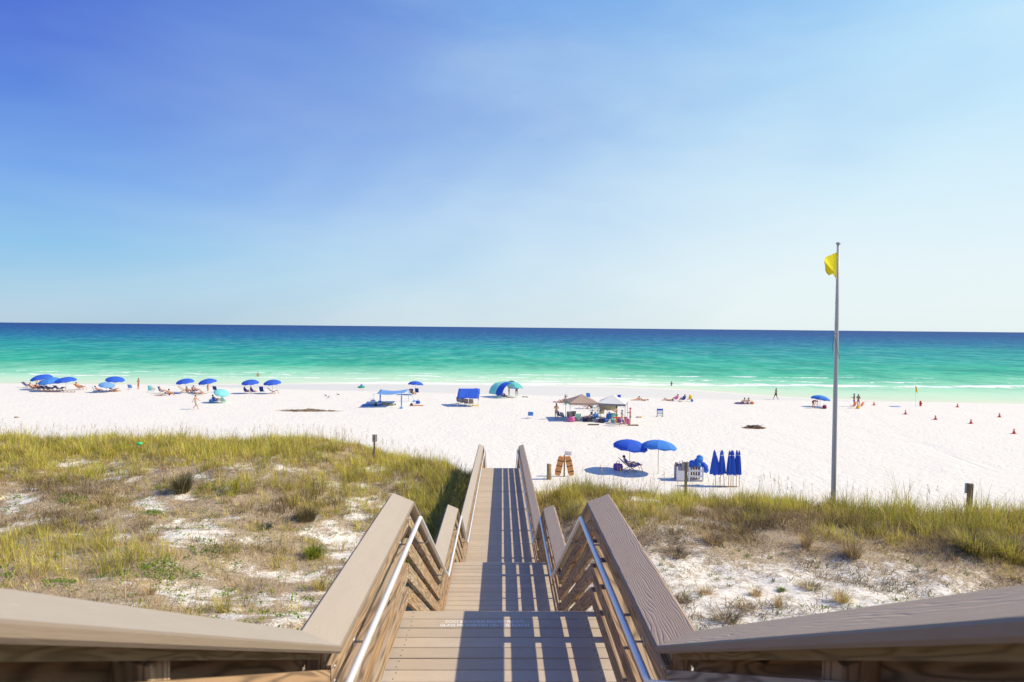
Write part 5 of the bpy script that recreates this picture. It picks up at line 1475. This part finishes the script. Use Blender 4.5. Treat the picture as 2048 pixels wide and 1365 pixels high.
def cabana():
    p = P(936, 812); root = empty('beach_cabana', p); tag(root, 'royal blue cabana tent with a sloping roof above chairs', 'tent')
    w, dpt = 1.28, 1.1
    for sx in (-1, 1):
        for sy in (-1, 1):
            m = MB(); m.tube([(sx * w, sy * dpt, -.1), (sx * w, sy * dpt, 1.02 if sy < 0 else 2.0)], .02, 8); m.build('pole', WMETAL, root, True)
    g = []
    for i in range(9):
        v_ = i / 8; row = []
        for j in range(11):
            u = j / 10 * 2 - 1
            sg = -.10 * (1 - u * u) * math.sin(v_ * math.pi) + .07 * (abs(u - v_ * .6) < .12)
            row.append((u * (w + .05) + .12 * v_, -dpt - .05 + (2 * dpt + .1) * v_, 1.05 + 1.0 * math.sin(v_ * math.pi / 2) + sg))
        g.append(row)
    m = MB(); m.sheet(g, .006); m.build('roof', BLUE, root, True)
    for sx in (-1, 1):
        m = MB(); g = []
        for i in range(7):
            v_ = i / 6; zt = 1.03 + 1.0 * math.sin(v_ * math.pi / 2); g.append([(sx * (w + .03) + .12 * v_, -dpt + 2 * dpt * v_, zt - .02), (sx * (w + .06) + .10 * v_, -dpt + 2 * dpt * v_, max(.75, zt - .55))])
        m.sheet(g, .006); m.build('side_flap', NAVY, root, True)
cabana()
for px, py, mt, lab in ((918, 808, DGREY, 'dark chair at the left under the blue cabana'), (925, 810, BEIGE, 'second chair from the left under the blue cabana'), (933, 811.5, TAN, 'brown chair in the middle under the blue cabana'), (943, 812, TAN, 'brown chair at the right under the blue cabana')):
    low_chair(P(px, py), -10, lab, mt, tall=.6)
person(P(921, 808), 'chair', -10, 'person sitting at the left under the blue cabana', 1, HAIRB, WHITE, (DGREY, .5))
towel(P(951, 812), -90, 'yellow towel at the right foot of the blue cabana', YELLOW, 1.0, .5)
def dome_tent():
    p = P(1012, 795); root = empty('arched_shade_tent', p, R(42)); tag(root, 'aqua and blue arched shade tent near the water', 'tent')
    def arc(x0, x1, a0, a1, rx, rz_, cx, n=9, mexp=1.0, nm='panel', mat=AQUA, tilt=.0, z0=0.0):
        g = []
        for i in range(n):
            t = i / (n - 1); row = []
            for j in range(9):
                a = R(a0 + (a1 - a0) * j / 8)
                y = x0 + (x1 - x0) * t
                s_ = 1 - .10 * ((y + 1.6) / 3.2) ** 2
                row.append((cx + rx * math.cos(a) * s_ + tilt * t, y, z0 + rz_ * math.sin(a) * s_))
            g.append(row)
        m = MB(); m.sheet(g, .006); return m.build(nm, mat, root, True)
    # front arch leaning to the left (three panels), rear arch to the right
    arc(-.1, 1.6, 180, 95, 2.15, 1.75, .0, nm='left_panel', mat=AQUA, z0=.55)
    arc(-1.6, -.11, 180, 100, 2.15, 1.75, .0, nm='wall_panel', mat=BLUE, z0=.55)
    arc(-1.6, 1.6, 95, 24, 2.15, 1.78, .0, nm='top_panel', mat=AQUA, z0=.55)
    g = []
    m = MB()
    for i in range(8):
        t = i / 7; a0, a1 = 112, 18
        g.append([(.78 + 1.55 * math.cos(R(a0 + (a1 - a0) * j / 10)), -.2 + 1.6 * t, .5 + (1.85 - .25 * t) * math.sin(R(a0 + (a1 - a0) * j / 10))) for j in range(11)])
    m.sheet(g, .006); m.build('rear_arch', LBLUE, root, True)
    for yy in (-.2, 1.4):
        m = MB(); m.tube([(.78 + 1.57 * math.cos(R(112 - 94 * j / 12)), yy, .5 + (1.87 - .25 * (yy > 0)) * math.sin(R(112 - 94 * j / 12))) for j in range(13)], .05, 6); m.build('arch_pole', NAVY, root, True)
    for x in (-2.12, 2.3):
        m = MB(); m.tube([(x, -1.0 if x < 0 else -.2, -.1), (x, -1.0 if x < 0 else -.2, .62 if x < 0 else 1.0)], .02, 6); m.build('pole', WMETAL, root, True)
    m = MB(); m.tube([(2.35, -.2, 1.0), (2.75, -.6, .03)], .006, 4); m.build('guy_line', WPLAST, root)
dome_tent()
low_chair(P(996, 795), -60, 'blue and white chair at the left under the arched tent', NAVY, tall=.7)
low_chair(P(1004, 796.5), -60, 'grey chair in the middle under the arched tent', GREYC)
person(P(1007, 797), 'chair', -70, 'person reclining under the arched tent', 2, HAIRD, DGREY, (DGREY, .5))
low_chair(P(1012, 797), -60, 'navy chair at the right under the arched tent', NAVY, tall=.45)
person(P(1018, 792), 'hold', -60, 'woman in black swimwear standing in front of the arched tent', 0, HAIRD, None, (BLACK, .25), 1.72, True, chest_band=BLACK)
person(P(1033, 792), 'akimbo', 0, 'man in a red shirt standing at the right of the arched tent', 2, HAIRD, RED, (DGREY, .7), 1.75, hat=RED)
towel(P(1023, 795), -90, 'aqua towel on the sand in front of the arched tent', AQUA, 1.6, .6)
towel(P(1021, 796.5), -90, 'orange towel on the sand in front of the arched tent', ORANGE, 1.2, .4)
low_chair(P(1061, 837), 0, 'single empty blue chair on open sand left of the crowded camp', BLUE2, h=.3, tall=.45)
def sticks(name, p, n, lx, ly, lz, seed, label, cat, rr=.02, az=0.0, mats=DRIFT, Lr=(.4, 1.2)):
    r_ = random.Random(seed); m = MB()
    for _ in range(n):
        u = r_.gauss(0, .38); u = max(-1, min(1, u)); x = u * lx; y = r_.gauss(0, .35) * ly * (1 - .6 * abs(u)); z = abs(r_.gauss(0, .5)) * lz * (1 - abs(u)) + .02
        a = az + r_.gauss(0, .35); L = r_.uniform(*Lr); d = Vector((math.cos(a), math.sin(a), r_.gauss(0, .10))) * L / 2
        c = Vector((x, y, z)); k = Vector((0, 0, r_.gauss(0, .03)))
        m.tube([c - d, c + k, c + d], [rr * r_.uniform(.4, .9), rr * r_.uniform(.7, 1.3), rr * r_.uniform(.3, .7)], 5)
    o = m.build(name, mats, None, False, p); tag(o, label, cat); return o
sticks('driftwood_heap', P(617, 823), 210, 3.5, .55, .16, 3, 'long low heap of driftwood sticks on the open sand', 'driftwood', .03, 0, plain('pale_driftwood', (0.36, 0.27, 0.17), .9, .1, 0, .5, 6), (.5, 1.6))
sticks('branch_pile', P(1508, 857), 70, 1.0, .55, .20, 8, 'pile of dark brown branches on the sand at the right', 'driftwood', .035, -.25, DRIFT, (.6, 1.5))
towel(P(1516, 853), 60, 'blue cloth caught on the pile of branches', PURPLE, .5, .4)
sticks('driftwood_scrap', P(33, 836), 7, .18, .10, .08, 5, 'tiny scrap of driftwood on the sand at the far left', 'driftwood', .04, .3, DRIFT, (.2, .45))
sticks('driftwood_branch', P(1050, 795), 5, .35, .06, .08, 9, 'single dark branch on the sand right of the arched tent', 'driftwood', .06, -.3, BLACK, (.5, .9))
for px, py, lab in ((1187, 851, 'dark plank on the sand in front of the brown canopy'), (1266, 852, 'dark plank on the sand in front of the man in grey shorts')):
    m = MB(); m.bar((-.56, 0, .06), (.56, .02, .06), .16, .12); o = m.build('plank', plain('dark_plank', (0.17, 0.13, 0.09), .9), None, False, P(px, py)); tag(o, lab, 'plank')
def bird(px, py, face, label):
    root = empty('gull', P(px, py), R(face)); tag(root, label, 'bird', 'gulls standing on the open sand')
    G_ = GREYC; m = MB(); m.ball((0, 0, .20), (.07, .17, .075), 10, 8, Matrix.Rotation(R(14), 3, 'X')); m.ball((0, .15, .30), (.04, .05, .045), 8, 6); m.tube([(0, .10, .24), (0, .145, .30)], [.05, .035], 8); m.build('body', G_, root, True)
    m = MB(); m.tube([(0, .19, .30), (0, .25, .285)], [.014, .004], 6); m.build('beak', YEL2, root)
    m = MB(); m.sheet([[(-.072, .06, .25), (-.078, .06, .18)], [(-.06, -.10, .22), (-.066, -.10, .15)], [(-.02, -.28, .17), (-.022, -.28, .15)]], .012); m.build('wing', DGREY, root, True)
    m = MB(); m.sheet([[(.072, .06, .25), (.078, .06, .18)], [(.06, -.10, .22), (.066, -.10, .15)], [(.02, -.28, .17), (.022, -.28, .15)]], .012); m.build('wing', DGREY, root, True)
    for s_ in (-1, 1):
        m = MB(); m.tube([(s_ * .03, 0, .15), (s_ * .03, 0, .0), (s_ * .03, .05, .0)], .007, 5); m.build('leg', ORANGE, root)
bird(651, 794, 60, 'leftmost of three dark gulls on the open sand'); bird(657, 797, -30, 'nearest of three dark gulls on the open sand'); bird(676, 792, 100, 'rightmost of three dark gulls on the open sand')

# ------------------------------------------------------------------ the crowded camp
gazebo(P(1163, 839), .04, 'tan brown pop up canopy with a peaked roof', TAN, TAN, 3.1, 2.0, 2.75)
gazebo(P(1225, 840), -.30, 'white pop up canopy with valance coloured shade grey beside the tan one', WHITE, GREYC, 3.0, 1.95, 2.75)  # grey valance cloth stands in for shade on the white one
person(P(1112.5, 839), 'hold', 10, 'woman in a pale bikini standing left of the tan canopy', 1, HAIRB, None, (BEIGE, .12), 1.74, True, chest_band=BEIGE)
person(P(1233, 847), 'hold', 60, 'bare chested man in green shorts under the white canopy', 1, HAIRD, None, (GREENC, .62), 1.8)
person(P(1244, 853), 'walk', -70, 'person in a white shirt and grey cap walking before the white canopy', 0, HAIRG, WHITE, (WHITE, .5), 1.66, hat=GREYC)
person(P(1260.5, 849), 'hold', 80, 'bare chested man in grey shorts right of the white canopy', 0, HAIRG, None, (GREYC, .7), 1.74, hat=PINK)
person(P(1175, 843), 'chair', 80, 'woman sitting sideways under the tan canopy', 1, HAIRD, None, (BLACK, .2), long_hair=True, chest_band=BLACK)
low_chair(P(1175, 843), 80, 'dark chair with the woman under the tan canopy', DGREY)
low_chair(P(1119, 837), -60, 'navy folded chair held beside the standing woman', NAVY, tall=.6)
low_chair(P(1127, 840), -50, 'grey striped chair behind the standing woman', GREYC)
low_chair(P(1139, 839), -10, 'brown patterned chair at the left under the tan canopy', BEIGE, tall=.6)
low_chair(P(1145, 838), 10, 'second brown chair at the left under the tan canopy', TAN, tall=.6)
low_chair(P(1155, 843), 10, 'mint green chair in the middle of the tan canopy', MINT, h=.3, tall=.55)
bag(P(1142, 844), 'pink beach bag in front of the brown chairs', PINK, .6, 'bags in the camp')
bag(P(1170, 843), 'navy bag beside the woman under the tan canopy', NAVY, .45, 'bags in the camp')
cooler(P(1179, 844), 10, 'black cooler between the tan and white canopies', DGREY, .5, BLACK)
low_chair(P(1189, 843), 20, 'bright blue chair at the left of the white canopy', BLUE2, tall=.6)
person(P(1188, 842), 'chair', 10, 'grey haired person on the bright blue chair', 0, HAIRG, LBLUE, (NAVY, .5))
cooler(P(1198, 845), -20, 'white lidded cooler in front of the white canopy', GREYC, .6)
bag(P(1203, 846), 'dark bag in front of the white canopy', DGREY, .5, 'bags in the camp')
bag(P(1209, 845), 'blue bag in front of the white canopy', BLUE, .45, 'bags in the camp')
umbrella(P(1214, 836), 'beige umbrella set low behind the white canopy front', BEIGE, 1.05, 1.75, (12, 4), bend=.9)
low_chair(P(1203, 833), 0, 'beige chair at the back of the white canopy', BEIGE, tall=.6)
low_chair(P(1217, 843), 0, 'blue chair in the middle of the white canopy', BLUE2, tall=.6)
person(P(1217, 842), 'chair', 0, 'person on the blue chair in the middle of the white canopy', 0, HAIRG, BLUE2, (NAVY, .5))
low_chair(P(1224, 841), 0, 'mint chair right of the blue chair under the white canopy', MINT)
bag(P(1226, 845), 'teal bag beside the man in green shorts', MINT, .45, 'bags in the camp')
bag(P(1237, 846), 'purple bag beside the man in green shorts', PURPLE, .5, 'bags in the camp')
bag(P(1253, 848), 'bright pink bag beside the man in grey shorts', PINK, .6, 'bags in the camp')
bag(P(1249, 845), 'blue and orange toy bag under the white canopy', BLUE2, .45, 'bags in the camp')
def table():
    root = empty('folding_table', P(1240, 849)); tag(root, 'long red folding table in front of the white canopy', 'table')
    m = MB(); m.box((0, 0, .68), (1.45, .55, .04)); m.build('table_top', RED, root)
    for sx in (-1, 1):
        m = MB(); m.bar((sx * .62, -.22, 0), (sx * .62, .22, .66), .03, .03); m.bar((sx * .62, .22, 0), (sx * .62, -.22, .66), .03, .03); m.build('leg', WMETAL, root)
table()
lounger(P(1172, 818), 90, 'red lounger behind the tan canopy', RED, frame=WMETAL)
person(P(1184, 818), 'ground', 60, 'dark haired person sitting behind the tan canopy', 1, HAIRD, MINT, (DGREY, .5))
low_chair(P(1191, 821), 70, 'dark chair behind the gap of the two canopies', DGREY)
low_chair(P(1203, 822), 30, 'black chair seen under the white canopy, farther back', BLACK)
person(P(1131, 806), 'ground', 40, 'person in white sitting far behind the tan canopy', 1, HAIRD, WHITE, (WHITE, .5))
person(P(1124, 806), 'lie', 80, 'person lying far behind the tan canopy, at the left', 1, HAIRB, None, (ORANGE, .3), chest_band=ORANGE)
person(P(1138, 807), 'lie', 80, 'person lying right of the one sitting in white', 0, HAIRB, None, (GREYC, .3), chest_band=GREYC)
towel(P(1120, 805), -90, 'pink towel far behind the tan canopy', PINK)
m = MB(); m.lathe([(.14, 0), (.19, .26), (.19, .28)], 12); m.tube([(-.19, 0, .27), (-.10, 0, .45), (.10, 0, .45), (.19, 0, .27)], .01, 5)
o = m.build('bucket', GREENC, None, False, P(1132, 809)); tag(o, 'green bucket before the person sitting in white', 'bucket')
low_chair(P(1132, 800), 10, 'chair with a thin frame far behind the tan canopy', WHITE)
low_chair(P(1177, 800), -20, 'blue chair just over the peak of the tan canopy', BLUE2, h=.4, tall=.6)
low_chair(P(1236.5, 801), 15, 'royal blue chair far behind the white canopy', BLUE, h=.34, tall=.5)
person(P(1272, 801), 'prone', 120, 'sunbather propped on elbows on the open sand behind the camp', 1, HAIRD, None, (DGREY, .2), chest_band=DGREY)
person(P(1286, 802), 'lie', 85, 'sunbather on the back right of the one propped on elbows', 1, HAIRB, None, (YEL2, .2), chest_band=YEL2)
def board_sign():
    root = empty('beach_sign', P(1320, 834), R(3)); tag(root, 'standing white notice board with a blue header on open sand', 'sign')
    for sx in (-1, 1):
        m = MB(); m.bar((sx * .33, .0, -.1), (sx * .33, .06, .92), .05, .04, (0, 1, 0)); m.build('leg', DGREY, root)
        m = MB(); m.bar((sx * .30, .0, .02), (sx * .30, .42, .02), .04, .03); m.build('foot', DGREY, root)
    m = MB(); m.box((0, .035, .81), (.61, .02, .20)); m.build('header_panel', BLUE, root)
    m = MB(); m.box((0, .03, .52), (.61, .015, .36)); m.build('notice_panel', WPLAST, root)
    for z in (.31, .16):
        m = MB(); m.bar((-.33, .02, z), (.33, .02, z), .04, .03); m.build('cross_bar', DGREY, root)
board_sign()
for px, py, mt, lab in ((1275, 836, GREYC, 'small grey bowl on the sand'), (1281, 836, YEL2, 'small yellow bowl on the sand')):
    m = MB(); m.lathe([(.06, 0), (.16, .12), (.17, .13), (.15, .12), (.05, .02)], 12); o = m.build('bowl', mt, None, True, P(px, py)); tag(o, lab + ' left of the notice board', 'bowl')

# ------------------------------------------------------------------ right-hand side
person(P(1335, 802), 'lie', 85, 'person lying left of the group with the yellow chair', 1, HAIRD, None, (DGREY, .3), chest_band=DGREY)
person(P(1352, 802), 'chair', 20, 'person in maroon sitting left in the group with the yellow chair', 1, HAIRD, MAROON, (NAVY, .5))
low_chair(P(1351, 803), 20, 'pink chair in the group with the yellow chair', PINK)
person(P(1366, 803), 'chair', 20, 'person in navy sitting next to the yellow chair', 2, HAIRD, NAVY, (NAVY, .5))
low_chair(P(1366, 804), 20, 'navy chair left of the yellow chair', NAVY)
low_chair(P(1378.5, 803), 20, 'bright yellow chair with a tall back', YEL2, h=.25, tall=.7)
m = MB(); m.ball((0, 0, .19), .20, 14, 10); o = m.build('beach_ball', BLUE2, None, True, P(1384, 804)); tag(o, 'blue ball beside the bright yellow chair', 'ball')
towel(P(1482, 808), -80, 'purple towel left of the two people in white shirts', PURPLE)
person(P(1489, 809), 'ground', 15, 'left one of two people in white shirts sitting on the sand', 1, HAIRD, WHITE, (PURPLE, .5))
person(P(1497, 809), 'ground', 5, 'right one of two people in white shirts sitting on the sand', 1, HAIRD, WHITE, (DGREY, .5))
bag(P(1504, 809), 'orange bag right of the two people in white shirts', ORANGE, .4)
towel(P(1479, 806), -90, 'dark towel behind the two people in white shirts', DGREY, 1.2, .5)
umbrella(P(1640, 814), 'bright blue umbrella planted low at the water edge', BLUE2, 1.15, 1.55, (-4, 10), bend=.8)
person(P(1627, 817), 'bend', -80, 'person in maroon bending forward beside the low bright blue umbrella', 1, HAIRD, MAROON, (MAROON, .4), 1.7)
bag(P(1649, 818), 'maroon and white bag right of the bending person', MAROON, .5)
towel(P(1639, 817), -90, 'grey towel under the low bright blue umbrella', GREYC, 1.2, .6)
person(P(1708, 814), 'hold', 60, 'person in black top and blue hat standing behind the orange chairs', 1, HAIRD, BLACK, (BLUE, .6), 1.76, hat=BLUE2)
person(P(1716.5, 814), 'hold', -60, 'person in grey top standing behind the orange chairs', 1, HAIRD, GREYC, (PURPLE, .5), 1.66)
low_chair(P(1706, 817), 25, 'left orange chair of the pair in front of two standing people', ORANGE, h=.28, tall=.65)
low_chair(P(1721, 817), 30, 'right orange chair of the pair in front of two standing people', ORANGE, h=.28, tall=.6)
bag(P(1716, 818), 'black and yellow bag between the two orange chairs', YEL2, .4)
def cone(px, py, label):
    root = empty('traffic_cone', P(px, py)); tag(root, label, 'cone', 'red cones marking a lane down to the water')
    m = MB(); m.lathe([(.14, .03), (.115, .14), (.055, .40), (.035, .50), (.02, .505)], 14); m.build('cone_body', CONE, root, True)
    m = MB(); m.lathe([(.093, .25), (.078, .32)], 14); m.build('band', WPLAST, root, True)
    m = MB(); m.box((0, 0, .015), (.36, .36, .03)); m.build('base', CONE, root)
for px, py, lab in ((1748, 811, 'red cone right of the orange chairs, at the waterline'), (1811, 829, 'red cone on the sand left of the red rescue can'), (1871, 840, 'red cone below and right of the red rescue can'),
                    (1915, 815, 'red cone at the waterline, farthest right along the water'), (1942, 848, 'red cone third from the right picture edge'), (1999, 835, 'red cone second from the right, farther back'), (2028, 868, 'nearest red cone, at the right picture edge')):
    cone(px, py, lab)
def rescue_can():
    root = empty('rescue_can', P(1841, 813)); tag(root, 'red rescue float standing upright on the sand by the small flag', 'rescue float')
    m = MB(); m.lathe([(.06, 0), (.13, .05), (.14, .30), (.14, .58), (.09, .72), (.02, .75)], 14); m.build('float', CONE, root, True)
    m = MB(); m.lathe([(.145, .30), (.145, .40)], 14); m.build('band', BLACK, root, True)
    m = MB(); m.tube([(.14, 0, .50), (.20, 0, .50), (.20, 0, .24), (.14, 0, .24)], .015, 6); m.build('handle', BLACK, root)
rescue_can()
towel(P(1790, 814), -85, 'blue towel on the sand between the cones', LBLUE, 1.3, .7)
def small_flag():
    p = P(1831, 812); root = empty('small_flag', p); tag(root, 'small yellow orange flag on a thin pole at the water edge', 'flag')
    m = MB(); m.tube([(0, 0, -.2), (-.05, 0, 2.9)], .018, 8); m.build('pole', WMETAL, root, True)
    g = []
    for i in range(9):
        t = i / 8; g.append([(-.05 + .36 * t * u + .10 * u * math.sin(3 * t), .06 * math.sin(5 * u + 4 * t), 2.88 - .95 * t - .16 * u) for u in (0, .25, .5, .75, 1)])
    m = MB(); m.sheet(g, .006); m.build('flag_cloth', YEL2, root, True)
small_flag()
m = MB(); m.ball((0, 0, .05), (.14, .10, .07), 10, 6); p = G(282, 905); o = m.build('green_ball', plain('bright_green_plastic', (0.05, 0.62, 0.25), .5), None, True, p + Vector((0, -.1, .35))); tag(o, 'bright green deflated ball caught in the grass of the left dune', 'ball')
bake_people()
